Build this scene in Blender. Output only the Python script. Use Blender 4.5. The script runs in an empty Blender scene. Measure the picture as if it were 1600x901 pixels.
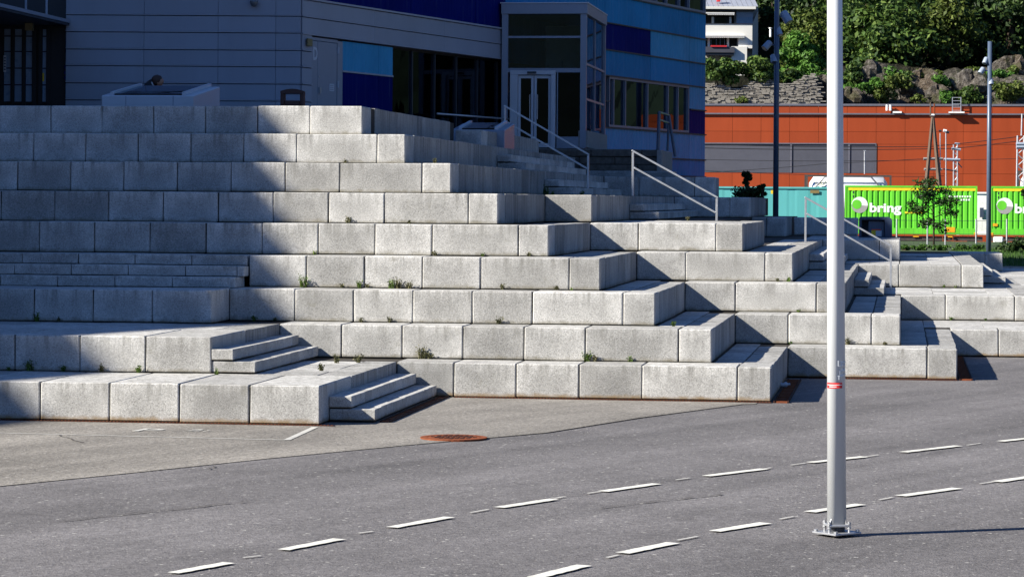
import bpy, bmesh, math, random
import numpy as np
from mathutils import Vector, Matrix
random.seed(7)
rng = np.random.default_rng(7)
scene = bpy.context.scene
C = scene.collection
# ------------------------------------------------------------------ camera
FPX, ROLL, HORIZ, PSI, EYE = 4366.8, 0.0066, 312.1, math.radians(7.913), 3.1286
cam_d = bpy.data.cameras.new('camera')
cam = bpy.data.objects.new('camera', cam_d); C.objects.link(cam)
cam_d.sensor_width = 36; cam_d.lens = FPX / 1600 * 36
cam_d.shift_y = -(450.5 - HORIZ) / 1600
cam_d.clip_start = 0.5; cam_d.clip_end = 3000
cam.matrix_world = (Matrix.Translation((0, 0, EYE)) @ Matrix.Rotation(PSI, 4, 'Z')
                    @ Matrix.Rotation(math.pi / 2, 4, 'X') @ Matrix.Rotation(ROLL, 4, 'Z'))
scene.camera = cam
# ------------------------------------------------------------------ light
LDIR = Vector((1.0, 0.53, -0.74)).normalized()
sun_el = math.asin(-LDIR.z); sun_az = math.atan2(-LDIR.x, -LDIR.y)
world = bpy.data.worlds.new('World'); scene.world = world; world.use_nodes = True
wn = world.node_tree
sky = wn.nodes.new('ShaderNodeTexSky'); sky.sky_type = 'NISHITA'; sky.sun_disc = False
sky.sun_elevation = sun_el; sky.sun_rotation = sun_az
sky.air_density = 1.0; sky.dust_density = 0.2; sky.ozone_density = 4.0
wb = wn.nodes.new('ShaderNodeMix'); wb.data_type = 'RGBA'; wb.blend_type = 'MULTIPLY'; wb.inputs[0].default_value = 1.0
wb.inputs[7].default_value = (0.76, 0.95, 1.26, 1)          # white balance of the photograph: cold shade, neutral sun
wn.links.new(sky.outputs[0], wb.inputs[6]); wn.links.new(wb.outputs[2], wn.nodes['Background'].inputs[0])
wn.nodes['Background'].inputs[1].default_value = 0.054
sun_d = bpy.data.lights.new('sun', 'SUN'); sun_d.energy = 5.0; sun_d.angle = math.radians(0.7)
sun_d.color = (1.0, 0.94, 0.82)
sun = bpy.data.objects.new('sun', sun_d); C.objects.link(sun)
sun.rotation_euler = LDIR.to_track_quat('-Z', 'Y').to_euler(); sun.location = (-30, -20, 40)
scene.view_settings.view_transform = 'Standard'; scene.view_settings.look = 'None'
scene.view_settings.exposure = 1.02; scene.view_settings.gamma = 1
scene.cycles.max_bounces = 6; scene.cycles.diffuse_bounces = 3; scene.cycles.glossy_bounces = 3
scene.cycles.transparent_max_bounces = 8; scene.cycles.caustics_reflective = False
scene.cycles.use_denoising = True
# ------------------------------------------------------------------ survey: photo measurements -> metric plan
cP, sP = math.cos(PSI), math.sin(PSI)
def ray(px, py):
    a, b = px - 800, py - HORIZ
    return ((a * math.cos(ROLL) + b * math.sin(ROLL)) / FPX, (-a * math.sin(ROLL) + b * math.cos(ROLL)) / FPX)
def uv(X, Y): return X * cP - Y * sP, X * sP + Y * cP
def at(px, py, z):
    a, b = ray(px, py); Y = (EYE - z) / b
    return uv(a * Y, Y)
def atY(px, py, Y):
    a, b = ray(px, py); u, v = uv(a * Y, Y)
    return u, v, EYE - b * Y
def atv(px, py, v):
    a, b = ray(px, py); Y = v / (a * sP + cP)
    return uv(a * Y, Y)[0], EYE - b * Y
def atu(px, py, u):
    a, b = ray(px, py); Y = u / (a * cP - sP)
    return uv(a * Y, Y)[1], EYE - b * Y
class Frame:
    """vertical plane: origin o (u,v), horizontal direction e, outward normal n"""
    def __init__(s, o, e, n): s.o, s.e, s.n = o, e, n
    def hit(s, px, py):
        a, b = ray(px, py); d = uv(a, 1.0)
        det = d[0] * -s.e[1] + s.e[0] * d[1]
        Y = (s.o[0] * -s.e[1] + s.e[0] * s.o[1]) / det
        P = (d[0] * Y, d[1] * Y)
        return (P[0] - s.o[0]) * s.e[0] + (P[1] - s.o[1]) * s.e[1], EYE - b * Y
    def p(s, t, z, d=0.0):
        return Vector((s.o[0] + s.e[0] * t + s.n[0] * d, s.o[1] + s.e[1] * t + s.n[1] * d, z))
# ------------------------------------------------------------------ mesh helpers
class MB:
    def __init__(s): s.v = []; s.f = []
    def add(s, vs, fs):
        b = len(s.v); s.v += [tuple(x) for x in vs]; s.f += [tuple(b + i for i in f) for f in fs]
    def hexa(s, p):           # p: 8 points, bottom ring 0-3, top ring 4-7
        s.add(p, [(3, 2, 1, 0), (4, 5, 6, 7), (0, 1, 5, 4), (1, 2, 6, 5), (2, 3, 7, 6), (3, 0, 4, 7)])
    def box(s, x0, x1, y0, y1, z0, z1):
        s.hexa([(x0, y0, z0), (x1, y0, z0), (x1, y1, z0), (x0, y1, z0), (x0, y0, z1), (x1, y0, z1), (x1, y1, z1), (x0, y1, z1)])
    def fbox(s, F, t0, t1, z0, z1, d0, d1):
        s.hexa([F.p(t0, z0, d0), F.p(t1, z0, d0), F.p(t1, z0, d1), F.p(t0, z0, d1),
                F.p(t0, z1, d0), F.p(t1, z1, d0), F.p(t1, z1, d1), F.p(t0, z1, d1)])
    def tube(s, pts, r, n=8, cap=True):
        pts = [Vector(p) for p in pts]; rs = r if isinstance(r, (list, tuple)) else [r] * len(pts)
        rings = []
        for i, p in enumerate(pts):
            d = (pts[min(i + 1, len(pts) - 1)] - pts[max(i - 1, 0)]).normalized()
            a = Vector((0, 0, 1)) if abs(d.z) < .9 else Vector((1, 0, 0))
            x = d.cross(a).normalized(); y = d.cross(x)
            rings.append([p + (x * math.cos(k * 2 * math.pi / n) + y * math.sin(k * 2 * math.pi / n)) * rs[i] for k in range(n)])
        b = len(s.v)
        for rg in rings: s.v += [tuple(q) for q in rg]
        for i in range(len(rings) - 1):
            for k in range(n):
                k2 = (k + 1) % n
                s.f.append((b + i * n + k, b + i * n + k2, b + (i + 1) * n + k2, b + (i + 1) * n + k))
        if cap:
            s.f.append(tuple(b + k for k in range(n))[::-1]); e = b + (len(rings) - 1) * n
            s.f.append(tuple(e + k for k in range(n)))
    def disc(s, F, t, z, r, d, n=28, a0=0, a1=2 * math.pi):
        full = abs(a1 - a0 - 2 * math.pi) < 1e-4
        pts = [F.p(t + r * math.cos(a0 + (a1 - a0) * k / n), z + r * math.sin(a0 + (a1 - a0) * k / n), d) for k in range(n + (0 if full else 1))]
        s.add(pts, [tuple(range(len(pts)))])
    def build(s, name, mat, parent=None, smooth=False, bevel=0):
        me = bpy.data.meshes.new(name); me.from_pydata(s.v, [], s.f); me.update()
        if bevel or True:
            bm = bmesh.new(); bm.from_mesh(me)
            bmesh.ops.recalc_face_normals(bm, faces=bm.faces)
            if bevel: bmesh.ops.bevel(bm, geom=bm.edges[:], offset=bevel, segments=1, affect='EDGES', clamp_overlap=True)
            bm.to_mesh(me); bm.free()
        if smooth: me.polygons.foreach_set('use_smooth', [True] * len(me.polygons))
        return link(name, me, mat, parent)
def link(name, me, mat, parent=None):
    if mat and not me.materials: me.materials.append(mat)
    o = bpy.data.objects.new(name, me); C.objects.link(o)
    if parent: o.parent = parent
    return o
def tag(o, label=None, cat=None, group=None, kind=None):
    if label: o['label'] = label
    if cat: o['category'] = cat
    if group: o['group'] = group
    if kind: o['kind'] = kind
    return o
def thing(name, label, cat, group=None, loc=(0, 0, 0)):
    o = bpy.data.objects.new(name, None); C.objects.link(o); o.location = loc; o.empty_display_size = .2
    return tag(o, label, cat, group)
def dup(o, parent=None):
    c = o.copy(); C.objects.link(c); c.parent = parent
    for ch in [k for k in bpy.data.objects if k.parent == o]: dup(ch, c)
    return c
_cache = {}
def cbox(name, dims, c, mat, parent, loc, rz=0.0):
    """chamfered box sharing its mesh with equal ones; loc = min corner"""
    key = (name.split('.')[0], mat.name, random.randrange(4)) + tuple(round(x, 3) for x in dims)
    if key not in _cache:
        m = MB(); m.box(0, dims[0], 0, dims[1], 0, dims[2])
        me = bpy.data.meshes.new(name); me.from_pydata(m.v, [], m.f)
        bm = bmesh.new(); bm.from_mesh(me)
        bmesh.ops.bevel(bm, geom=bm.edges[:], offset=c, segments=1, affect='EDGES', clamp_overlap=True)
        for v_ in bm.verts: v_.co += Vector((random.uniform(-1, 1), random.uniform(-1, 1), random.uniform(-1, 1))) * min(.0045, c * .4)
        bmesh.ops.recalc_face_normals(bm, faces=bm.faces); bm.to_mesh(me); bm.free(); me.materials.append(mat)
        _cache[key] = me
    o = bpy.data.objects.new(name, _cache[key]); C.objects.link(o); o.parent = parent; o.location = loc; o.rotation_euler = (0, 0, rz)
    return o
# ------------------------------------------------------------------ materials
def newmat(name):
    m = bpy.data.materials.new(name); m.use_nodes = True
    return m, m.node_tree, m.node_tree.nodes['Principled BSDF']
class NT:
    def __init__(s, nt): s.nt = nt
    def n(s, t, **k):
        x = s.nt.nodes.new(t)
        for a, b in k.items(): setattr(x, a, b)
        return x
    def l(s, a, b): s.nt.links.new(a, b)
    def noise(s, vec, scale, detail=4, rough=.6, dist=0):
        x = s.n('ShaderNodeTexNoise'); x.inputs['Scale'].default_value = scale; x.inputs['Detail'].default_value = detail
        x.inputs['Roughness'].default_value = rough; x.inputs['Distortion'].default_value = dist
        if vec: s.l(vec, x.inputs['Vector'])
        return x.outputs['Fac']
    def ramp(s, fac, stops):
        x = s.n('ShaderNodeValToRGB'); cr = x.color_ramp
        while len(cr.elements) < len(stops): cr.elements.new(.5)
        for e, (p, c) in zip(cr.elements, stops):
            e.position = p; e.color = (c, c, c, 1) if isinstance(c, (int, float)) else (*c, 1)
        s.l(fac, x.inputs[0]); return x.outputs[0]
    def mix(s, fac, a, b, mode='MIX'):
        x = s.n('ShaderNodeMix', data_type='RGBA', blend_type=mode)
        for sock, v in ((x.inputs[0], fac), (x.inputs[6], a), (x.inputs[7], b)):
            if isinstance(v, (int, float)): sock.default_value = v
            elif isinstance(v, tuple): sock.default_value = (*v, 1)
            else: s.l(v, sock)
        return x.outputs[2]
    def math(s, op, a, b=0.0):
        x = s.n('ShaderNodeMath', operation=op)
        for i, v in enumerate((a, b)):
            if isinstance(v, (int, float)): x.inputs[i].default_value = v
            else: s.l(v, x.inputs[i])
        return x.outputs[0]
    def mapping(s, vec, scale=(1, 1, 1), rot=(0, 0, 0), loc=(0, 0, 0)):
        x = s.n('ShaderNodeMapping'); x.inputs['Scale'].default_value = scale; x.inputs['Rotation'].default_value = rot; x.inputs['Location'].default_value = loc
        s.l(vec, x.inputs[0]); return x.outputs[0]
    def bump(s, h, strength, dist=.01):
        x = s.n('ShaderNodeBump'); x.inputs['Strength'].default_value = strength; x.inputs['Distance'].default_value = dist
        s.l(h, x.inputs['Height']); return x.outputs[0]
def plain(name, col, rough=.6, metal=0.0, var=.12, scale=6.0, spec=.5, bump=0.0, per_obj=0.0, streak=False):
    m, nt, p = newmat(name); N = NT(nt); g = N.n('ShaderNodeNewGeometry').outputs['Position']
    vec = N.mapping(g, (scale, scale, scale * (.12 if streak else 1)))
    f = N.noise(vec, 1.0, 5, .65)
    base = N.mix(1.0, col, N.ramp(f, [(.25, 1 - var), (.75, 1 + var)]), 'MULTIPLY')
    if per_obj:
        r = N.n('ShaderNodeObjectInfo').outputs['Random']
        base = N.mix(1.0, base, N.ramp(r, [(0, 1 - per_obj), (1, 1 + per_obj)]), 'MULTIPLY')
    N.l(base, p.inputs['Base Color']); p.inputs['Metallic'].default_value = metal; p.inputs['Specular IOR Level'].default_value = spec
    N.l(N.ramp(f, [(.2, max(rough - .08, .02)), (.8, min(rough + .08, 1))]), p.inputs['Roughness'])
    if bump: N.l(N.bump(N.noise(g, scale * 8, 3), bump, .01), p.inputs['Normal'])
    return m
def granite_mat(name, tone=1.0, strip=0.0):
    m, nt, p = newmat(name); N = NT(nt)
    g = N.n('ShaderNodeNewGeometry').outputs['Position']; tc = N.n('ShaderNodeTexCoord')
    rnd = N.n('ShaderNodeObjectInfo').outputs['Random']
    speck = N.noise(g, 75, 2, .5); speck2 = N.noise(g, 38, 3, .7); big = N.noise(g, 1.6, 5, .6); mid = N.noise(g, 6, 4, .6)
    col = N.ramp(speck, [(.30, (.10, .098, .095)), (.42, (.35, .344, .33)), (.56, (.48, .472, .455)), (.70, (.72, .71, .69))])
    col = N.mix(.55, col, N.ramp(speck2, [(.32, (.27, .265, .255)), (.5, (.46, .453, .435)), (.68, (.60, .59, .57))]), 'MIX')
    col = N.mix(1.0, col, N.ramp(big, [(.3, .86), (.7, 1.1)]), 'MULTIPLY')
    col = N.mix(1.0, col, N.ramp(rnd, [(0, .72), (.3, .90), (.6, 1.0), (1, 1.12)]), 'MULTIPLY')
    # worn lighter rim against the moist darker middle of every block (generated coords run 0..1 over the block)
    sep = N.n('ShaderNodeSeparateXYZ'); N.l(tc.outputs['Generated'], sep.inputs[0])
    ex = N.math('ABSOLUTE', N.math('SUBTRACT', sep.outputs[0], .5)); ez = N.math('ABSOLUTE', N.math('SUBTRACT', sep.outputs[2], .42))
    ed = N.math('ADD', N.math('MAXIMUM', ex, ez), N.math('MULTIPLY', N.math('SUBTRACT', mid, .5), .35))
    col = N.mix(1.0, col, N.ramp(ed, [(.22, .84), (.5, 1.1)]), 'MULTIPLY')
    # vertical run-off streaks and grime creeping up from the foot of the block
    st = N.noise(N.mapping(g, (9, 9, .7)), 1.0, 5, .65)
    top = N.ramp(sep.outputs[2], [(.35, 0.0), (1.0, 1.0)])
    col = N.mix(N.math('MULTIPLY', N.ramp(st, [(.47, 0.0), (.68, .8)]), top), col, (.17, .165, .15))
    foot = N.ramp(N.math('ADD', sep.outputs[2], N.math('MULTIPLY', N.math('SUBTRACT', mid, .5), .28)), [(0.0, .75), (.14, 0.0)])
    col = N.mix(foot, col, (.16, .14, .09))
    lich = N.noise(g, 2.3, 6, .75, .4)
    col = N.mix(N.ramp(lich, [(.60, 0.0), (.74, .55)]), col, (.22, .21, .17))
    z = N.n('ShaderNodeSeparateXYZ'); N.l(g, z.inputs[0])
    rust = N.ramp(N.math('ADD', z.outputs[2], N.math('MULTIPLY', N.math('SUBTRACT', mid, .5), .12)), [(.0, .75), (.075, 0.0)])
    col = N.mix(rust, col, (.30, .19, .085))
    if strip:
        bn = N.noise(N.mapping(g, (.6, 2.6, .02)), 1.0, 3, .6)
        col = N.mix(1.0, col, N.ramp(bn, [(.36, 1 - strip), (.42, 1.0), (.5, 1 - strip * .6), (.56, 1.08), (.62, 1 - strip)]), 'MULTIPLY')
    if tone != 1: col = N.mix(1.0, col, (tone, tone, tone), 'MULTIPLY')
    N.l(col, p.inputs['Base Color']); p.inputs['Roughness'].default_value = .88; p.inputs['Specular IOR Level'].default_value = .25
    N.l(N.bump(N.math('ADD', speck, N.math('MULTIPLY', speck2, .6)), .55, .006), p.inputs['Normal'])
    return m
def asphalt_mat(name, dark, light, speck_hi, aggr=70):
    m, nt, p = newmat(name); N = NT(nt); g = N.n('ShaderNodeNewGeometry').outputs['Position']
    ang = math.atan2(.894, .448)
    rot = N.mapping(g, (1, 1, 1), (0, 0, -ang))
    lane = N.mapping(rot, (.07, 1.3, 1)); lane2 = N.mapping(rot, (.02, .45, 1)); scr = N.mapping(rot, (.25, 9, 1))
    sp = N.noise(g, aggr, 2, .7); sp2 = N.noise(g, aggr * .36, 3, .8); sp3 = N.noise(g, 9, 5, .75)
    big = N.noise(g, .45, 7, .65, .3); tr = N.noise(lane, 1.0, 4, .6, .2); tr2 = N.noise(lane2, 1.0, 3, .5, .4)
    col = N.ramp(sp, [(.34, dark), (.5, light), (.66, speck_hi)])
    col = N.mix(.5, col, N.ramp(sp2, [(.36, tuple(x * .72 for x in dark)), (.5, light), (.64, speck_hi)]))
    col = N.mix(1.0, col, N.ramp(sp3, [(.32, .88), (.5, 1.0), (.68, 1.1)]), 'MULTIPLY')
    col = N.mix(1.0, col, N.ramp(big, [(.3, .80), (.5, 1.0), (.7, 1.16)]), 'MULTIPLY')
    col = N.mix(1.0, col, N.ramp(tr, [(.32, .84), (.68, 1.14)]), 'MULTIPLY')
    col = N.mix(1.0, col, N.ramp(tr2, [(.38, .86), (.62, 1.12)]), 'MULTIPLY')
    col = N.mix(N.ramp(N.noise(scr, 1.0, 3, .6), [(.66, 0.0), (.74, .35)]), col, tuple(x * .55 for x in dark))     # scuffs and tyre marks
    oil = N.noise(g, 1.1, 4, .55); col = N.mix(N.ramp(oil, [(.66, 0.0), (.76, .45)]), col, (.05, .047, .045))
    for sc_, th in ((17, .62), (8, .70)):
        v = N.n('ShaderNodeTexVoronoi'); v.inputs['Scale'].default_value = sc_; N.l(g, v.inputs['Vector'])
        sep = N.n('ShaderNodeSeparateColor'); N.l(v.outputs['Color'], sep.inputs[0])
        f = N.math('MULTIPLY', N.ramp(v.outputs['Distance'], [(.10, 1.0), (.2, 0.0)]), N.ramp(sep.outputs[0], [(th, 0.0), (th + .08, 1.0)]))
        col = N.mix(N.math('MULTIPLY', f, .8), col, (.46, .45, .42))
    N.l(col, p.inputs['Base Color']); p.inputs['Roughness'].default_value = .85; p.inputs['Specular IOR Level'].default_value = .3
    N.l(N.bump(N.math('ADD', sp, N.math('MULTIPLY', sp2, 1.5)), .8, .012), p.inputs['Normal'])
    return m
def paint_mat(name, col, wear=.35, base=(.12, .118, .12)):
    m, nt, p = newmat(name); N = NT(nt); g = N.n('ShaderNodeNewGeometry').outputs['Position']
    n1 = N.noise(g, 28, 5, .8); n2 = N.noise(g, 5, 4, .7)
    f = N.ramp(N.math('ADD', N.math('MULTIPLY', n1, .5), N.math('MULTIPLY', n2, .5)), [(.5 - wear * .3, 1.0), (.56, 0.0)])
    f = N.math('MULTIPLY', f, wear)
    N.l(N.mix(f, col, base), p.inputs['Base Color']); p.inputs['Roughness'].default_value = .7
    return m
def glass_mat(name, tint, ior=1.55, rough=.015, mixw=1.0, wob=.0):
    m, nt, p = newmat(name); N = NT(nt); nt.nodes.remove(p)
    out = nt.nodes['Material Output']; fr = N.n('ShaderNodeFresnel'); fr.inputs[0].default_value = ior
    tr = N.n('ShaderNodeBsdfTransparent'); tr.inputs[0].default_value = (*tint, 1)
    gl = N.n('ShaderNodeBsdfGlossy'); gl.inputs['Roughness'].default_value = rough; gl.inputs['Color'].default_value = (.62, .76, .95, 1)
    mx = N.n('ShaderNodeMixShader'); N.l(fr.outputs[0], mx.inputs[0]); N.l(tr.outputs[0], mx.inputs[1]); N.l(gl.outputs[0], mx.inputs[2])
    if wob:
        g = N.n('ShaderNodeNewGeometry').outputs['Position']; b = N.bump(N.noise(g, .9, 2), wob, .05)
        N.l(b, gl.inputs['Normal']); N.l(b, fr.inputs['Normal'])
    N.l(mx.outputs[0], out.inputs[0]); return m
def enamel_mat(name, col, rough=.12, wob=.06, spec=.5):
    m, nt, p = newmat(name); N = NT(nt); g = N.n('ShaderNodeNewGeometry').outputs['Position']
    f = N.noise(g, .8, 5, .6); st = N.noise(N.mapping(g, (5, 5, .35)), 1, 4, .6)
    c = N.mix(1.0, col, N.ramp(f, [(.3, .88), (.7, 1.12)]), 'MULTIPLY')
    c = N.mix(1.0, c, N.ramp(N.n('ShaderNodeObjectInfo').outputs['Random'], [(0, .9), (1, 1.1)]), 'MULTIPLY')
    c = N.mix(N.ramp(st, [(.6, 0.0), (.78, .22)]), c, (.3, .36, .42))
    N.l(c, p.inputs['Base Color']); N.l(N.ramp(st, [(.3, rough), (.75, rough + .18)]), p.inputs['Roughness'])
    N.l(N.bump(N.noise(g, .7, 2), wob, .06), p.inputs['Normal']); p.inputs['Specular IOR Level'].default_value = .5; p.inputs['IOR'].default_value = 1.0 + spec * 4; return m
def leaf_mat(name, dark, mid, light):
    m, nt, p = newmat(name); N = NT(nt)
    r = N.n('ShaderNodeNewGeometry').outputs['Random Per Island']; g = N.n('ShaderNodeNewGeometry').outputs['Position']
    c = N.ramp(r, [(0, dark), (.55, mid), (1, light)])
    c = N.mix(1.0, c, N.ramp(N.noise(g, .5, 3), [(.3, .75), (.7, 1.2)]), 'MULTIPLY')
    N.l(c, p.inputs['Base Color']); p.inputs['Roughness'].default_value = .6; p.inputs['Specular IOR Level'].default_value = .25
    out = nt.nodes['Material Output']; tl = N.n('ShaderNodeBsdfTranslucent'); N.l(c, tl.inputs[0])
    mx = N.n('ShaderNodeMixShader'); mx.inputs[0].default_value = .22; N.l(p.outputs[0], mx.inputs[1]); N.l(tl.outputs[0], mx.inputs[2]); N.l(mx.outputs[0], out.inputs[0])
    return m
def rock_mat(name):
    m, nt, p = newmat(name); N = NT(nt); g = N.n('ShaderNodeNewGeometry').outputs['Position']
    a = N.noise(g, .8, 8, .65, .6); b = N.noise(g, 3.5, 6, .7); c = N.noise(g, .25, 3)
    col = N.ramp(b, [(.3, (.035, .031, .028)), (.5, (.125, .11, .095)), (.68, (.27, .25, .225))])
    col = N.mix(N.ramp(a, [(.5, 0.0), (.62, .8)]), col, (.045, .06, .022))
    col = N.mix(N.ramp(c, [(.55, 0.0), (.7, .4)]), col, (.16, .105, .06))
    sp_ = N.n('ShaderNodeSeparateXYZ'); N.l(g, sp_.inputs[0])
    wood_shade = N.ramp(N.math('MULTIPLY', N.math('SUBTRACT', sp_.outputs[1], 212.0), .125), [(0, 0.0), (1, 1.0)])
    col = N.mix(wood_shade, col, N.mix(a, (.012, .014, .007), (.03, .028, .016)))      # shade behind the trees, painted as near-black ground above the crag
    N.l(col, p.inputs['Base Color']); p.inputs['Roughness'].default_value = .95; p.inputs['Specular IOR Level'].default_value = .1
    N.l(N.bump(N.math('ADD', a, b), 1.0, .5), p.inputs['Normal']); return m
M = {}
M['granite'] = granite_mat('granite')
M['granite_side'] = granite_mat('granite_return_dark', .78, .26)  # same granite for return walls, darker overall and banded
M['fill'] = plain('joint_and_nosing_shade', (.035, .03, .025), .95)
M['asphalt'] = asphalt_mat('asphalt_road', (.100, .094, .096), (.143, .135, .137), (.20, .192, .194), 42)
M['asphalt_old'] = asphalt_mat('asphalt_forecourt', (.142, .130, .117), (.228, .211, .189), (.34, .32, .29), 42)
M['paint'] = paint_mat('road_paint', (.74, .73, .66), .4)
M['paint_old'] = paint_mat('road_paint_worn', (.55, .54, .50), .4)
M['rust'] = plain('rusty_iron', (.21, .062, .026), .85, 0, .35, 14, .2, .4)
M['rust_dark'] = plain('rusty_iron_dark', (.055, .022, .016), .85, 0, .3, 14, .2, .3)
M['tar'] = plain('tar_crack', (.07, .064, .06), .85)
M['clad'] = plain('grey_blue_cladding', (.28, .31, .375), .42, 0, .08, 1.2, .5, 0, .05, True)
M['clad_trim'] = plain('cladding_trim', (.34, .36, .42), .4)
M['black'] = plain('black_frame_and_shade', (.012, .012, .014), .7)
M['dark'] = plain('dark_metal', (.03, .034, .045), .5)
M['door'] = plain('door_paint', (.26, .285, .34), .42, 0, .06, 2)
M['light_metal'] = plain('anodised_metal', (.23, .27, .35), .35, .25, .06, 3)
M['white_metal'] = plain('white_painted_metal', (.52, .56, .62), .38, 0, .06, 3)
M['galv'] = plain('galvanised_steel', (.50, .51, .53), .38, .6, .12, 12)
M['pole'] = plain('pole_white_paint', (.70, .725, .745), .34, 0, .05, 5, .5, 0, 0, True)
M['lamp_blue'] = plain('blue_grey_pole_paint', (.075, .105, .16), .4)
M['lamp_head'] = plain('floodlight_grey', (.33, .38, .46), .4)
M['lens'] = plain('floodlight_lens', (.12, .13, .14), .12)
M['blue_light'] = enamel_mat('blue_enamel_light', (.045, .30, .52), .2, .06, .04)
M['blue_mid'] = enamel_mat('blue_enamel_mid', (.022, .215, .44), .18, .06, .025)
M['navy'] = enamel_mat('navy_enamel', (.004, .010, .12), .2, .06, .012)
M['glass'] = glass_mat('clear_glass', (.66, .74, .76), 1.9, .01, 1, .03)
M['glass_hall'] = glass_mat('hall_glass', (.62, .64, .66), 1.22, .01, 1, .03)
M['glass_dark'] = glass_mat('dark_glass', (.10, .12, .15), 1.7, .01, 1, .03)
M['frost'] = plain('frosted_pane', (.17, .26, .38), .3)
M['interior'] = plain('dark_interior', (.02, .018, .018), .9)
M['ceil'] = plain('brown_ceiling', (.34, .12, .05), .7, 0, .3, 3)
M['concrete'] = plain('dark_rough_concrete', (.12, .105, .09), .95, 0, .45, 7, .2, .8)
M['conc_light'] = plain('grey_concrete', (.27, .26, .25), .9, 0, .15, 4, .2, .3)
M['orange'] = plain('orange_panel', (.30, .046, .009), .6, 0, .10, 1.0, .3, 0, .07, True)
M['slate_panel'] = plain('slate_grey_panel', (.075, .078, .10), .6, 0, .08, 2, .3, 0, .05)
M['grey_trim'] = plain('grey_trim', (.12, .12, .15), .5)
M['green_c'] = plain('green_container', (.13, .56, .035), .45, 0, .16, 1.6, .4, 0, 0, True)
M['yellow_c'] = plain('yellow_band', (.75, .62, .02), .5)
M['amber'] = plain('amber_plate', (.80, .38, .01), .5)
M['teal_c'] = plain('teal_container', (.10, .40, .40), .5, 0, .1, 1.5, .4, 0, 0, True)
M['white_c'] = plain('white_tank', (.78, .79, .78), .45)
M['bring_white'] = plain('lettering_white', (.8, .8, .8), .5)
M['bring_grey'] = plain('lettering_grey', (.33, .32, .31), .5)
M['olive_ink'] = plain('faded_lettering', (.35, .36, .22), .6)
M['steel_dark'] = plain('wagon_underframe', (.055, .045, .04), .75, 0, .4, 5)
M['ballast'] = plain('track_ballast', (.13, .115, .10), .95, 0, .5, 9, .2, .8)
M['grass'] = leaf_mat('grass', (.03, .07, .012), (.055, .13, .02), (.10, .19, .035))
M['grass_soil'] = plain('lawn_soil', (.035, .06, .014), .95, 0, .4, 8)
M['leaf'] = leaf_mat('leaf_green', (.018, .045, .010), (.055, .108, .018), (.135, .20, .04))
M['leaf_dark'] = leaf_mat('leaf_dark', (.008, .022, .006), (.026, .056, .012), (.08, .13, .03))
M['leaf_bright'] = leaf_mat('leaf_bright', (.04, .10, .012), (.075, .19, .022), (.13, .26, .05))
M['leaf_yellow'] = leaf_mat('leaf_olive', (.045, .07, .012), (.09, .13, .022), (.15, .18, .04))
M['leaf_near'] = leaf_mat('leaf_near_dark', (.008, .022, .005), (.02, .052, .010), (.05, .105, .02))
M['weed'] = leaf_mat('weed_green', (.05, .10, .02), (.10, .17, .03), (.20, .26, .06))
M['weed_dry'] = leaf_mat('weed_dry', (.05, .055, .022), (.12, .12, .055), (.24, .22, .12))
M['bark'] = plain('bark', (.05, .038, .028), .95, 0, .35, 8, .1, .6)
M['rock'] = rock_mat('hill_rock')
M['slate'] = plain('dry_stone', (.26, .24, .21), .95, 0, .5, 4, .15, .6)
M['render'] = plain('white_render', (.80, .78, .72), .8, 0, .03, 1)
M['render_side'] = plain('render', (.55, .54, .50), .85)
M['zinc'] = plain('zinc_roof', (.42, .44, .50), .4, .3, .1, 2)
M['awning'] = plain('awning_cloth', (.72, .71, .68), .8)
M['red'] = plain('red_flowers', (.55, .02, .03), .7, 0, .4, 20)
M['sticker_red'] = plain('red_sticker', (.75, .03, .03), .45)
M['yellow_s'] = plain('yellow_sticker', (.8, .55, .02), .5)
M['brown_bin'] = plain('brown_bin', (.075, .022, .016), .45)
M['lampbox'] = plain('amber_lamp_cover', (.22, .17, .07), .4)
M['skin'] = plain('skin', (.40, .19, .12), .55)
M['hair'] = plain('dark_hair', (.05, .02, .012), .6)
M['coat'] = plain('dark_coat', (.012, .012, .016), .8)
M['collar'] = plain('shirt_collar', (.5, .5, .52), .8)
M['wood_pole'] = plain('wooden_pole', (.13, .09, .065), .9, 0, .3, 4)
M['wire'] = plain('wire_black', (.012, .012, .012), .6)
M['bottle'] = plain('crushed_plastic', (.55, .57, .62), .3)
M['office'] = plain('office_render', (.34, .36, .40), .7)
M['blue_box'] = plain('blue_bin_metal', (.045, .065, .11), .4)
# ------------------------------------------------------------------ ground
def sheet(name, pts, z, mat, kind='structure'):
    me = bpy.data.meshes.new(name); me.from_pydata([(u, v, z) for u, v in pts], [], [tuple(range(len(pts)))]); me.update()
    if me.polygons[0].normal.z < 0: me.flip_normals()
    return tag(link(name, me, mat), kind=kind)
sheet('ground', [(-400, -200), (400, -200), (400, 600), (-400, 600)], -0.02, M['asphalt'])
def strip(pts, w):
    """offset a polyline into a ribbon of points"""
    L, Rr = [], []
    for i, p in enumerate(pts):
        a = Vector(pts[max(i - 1, 0)]); b = Vector(pts[min(i + 1, len(pts) - 1)]); d = (b - a).normalized(); n = Vector((-d.y, d.x))
        L.append(Vector(p) + n * w[i] / 2); Rr.append(Vector(p) - n * w[i] / 2)
    return L, Rr
seam = [(-14.5, 21.0), at(0, 757, 0), at(200, 737, 0), at(420, 714, 0), at(640, 693, 0), at(855, 674, 0), at(1000, 651, 0), at(1160, 630, 0), (-2.2, 43.5)]
sheet('forecourt', seam + [(-2.2, 44.3), (-8.5, 44.3), (-8.5, 38.4), (-40, 38.4), (-40, 21.0)], -0.012, M['asphalt_old'])
seam_ = seam[4:]; L, Rr = strip([Vector(p) for p in seam_], [.004, .02, .022, .012, .004])
m = MB()
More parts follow.
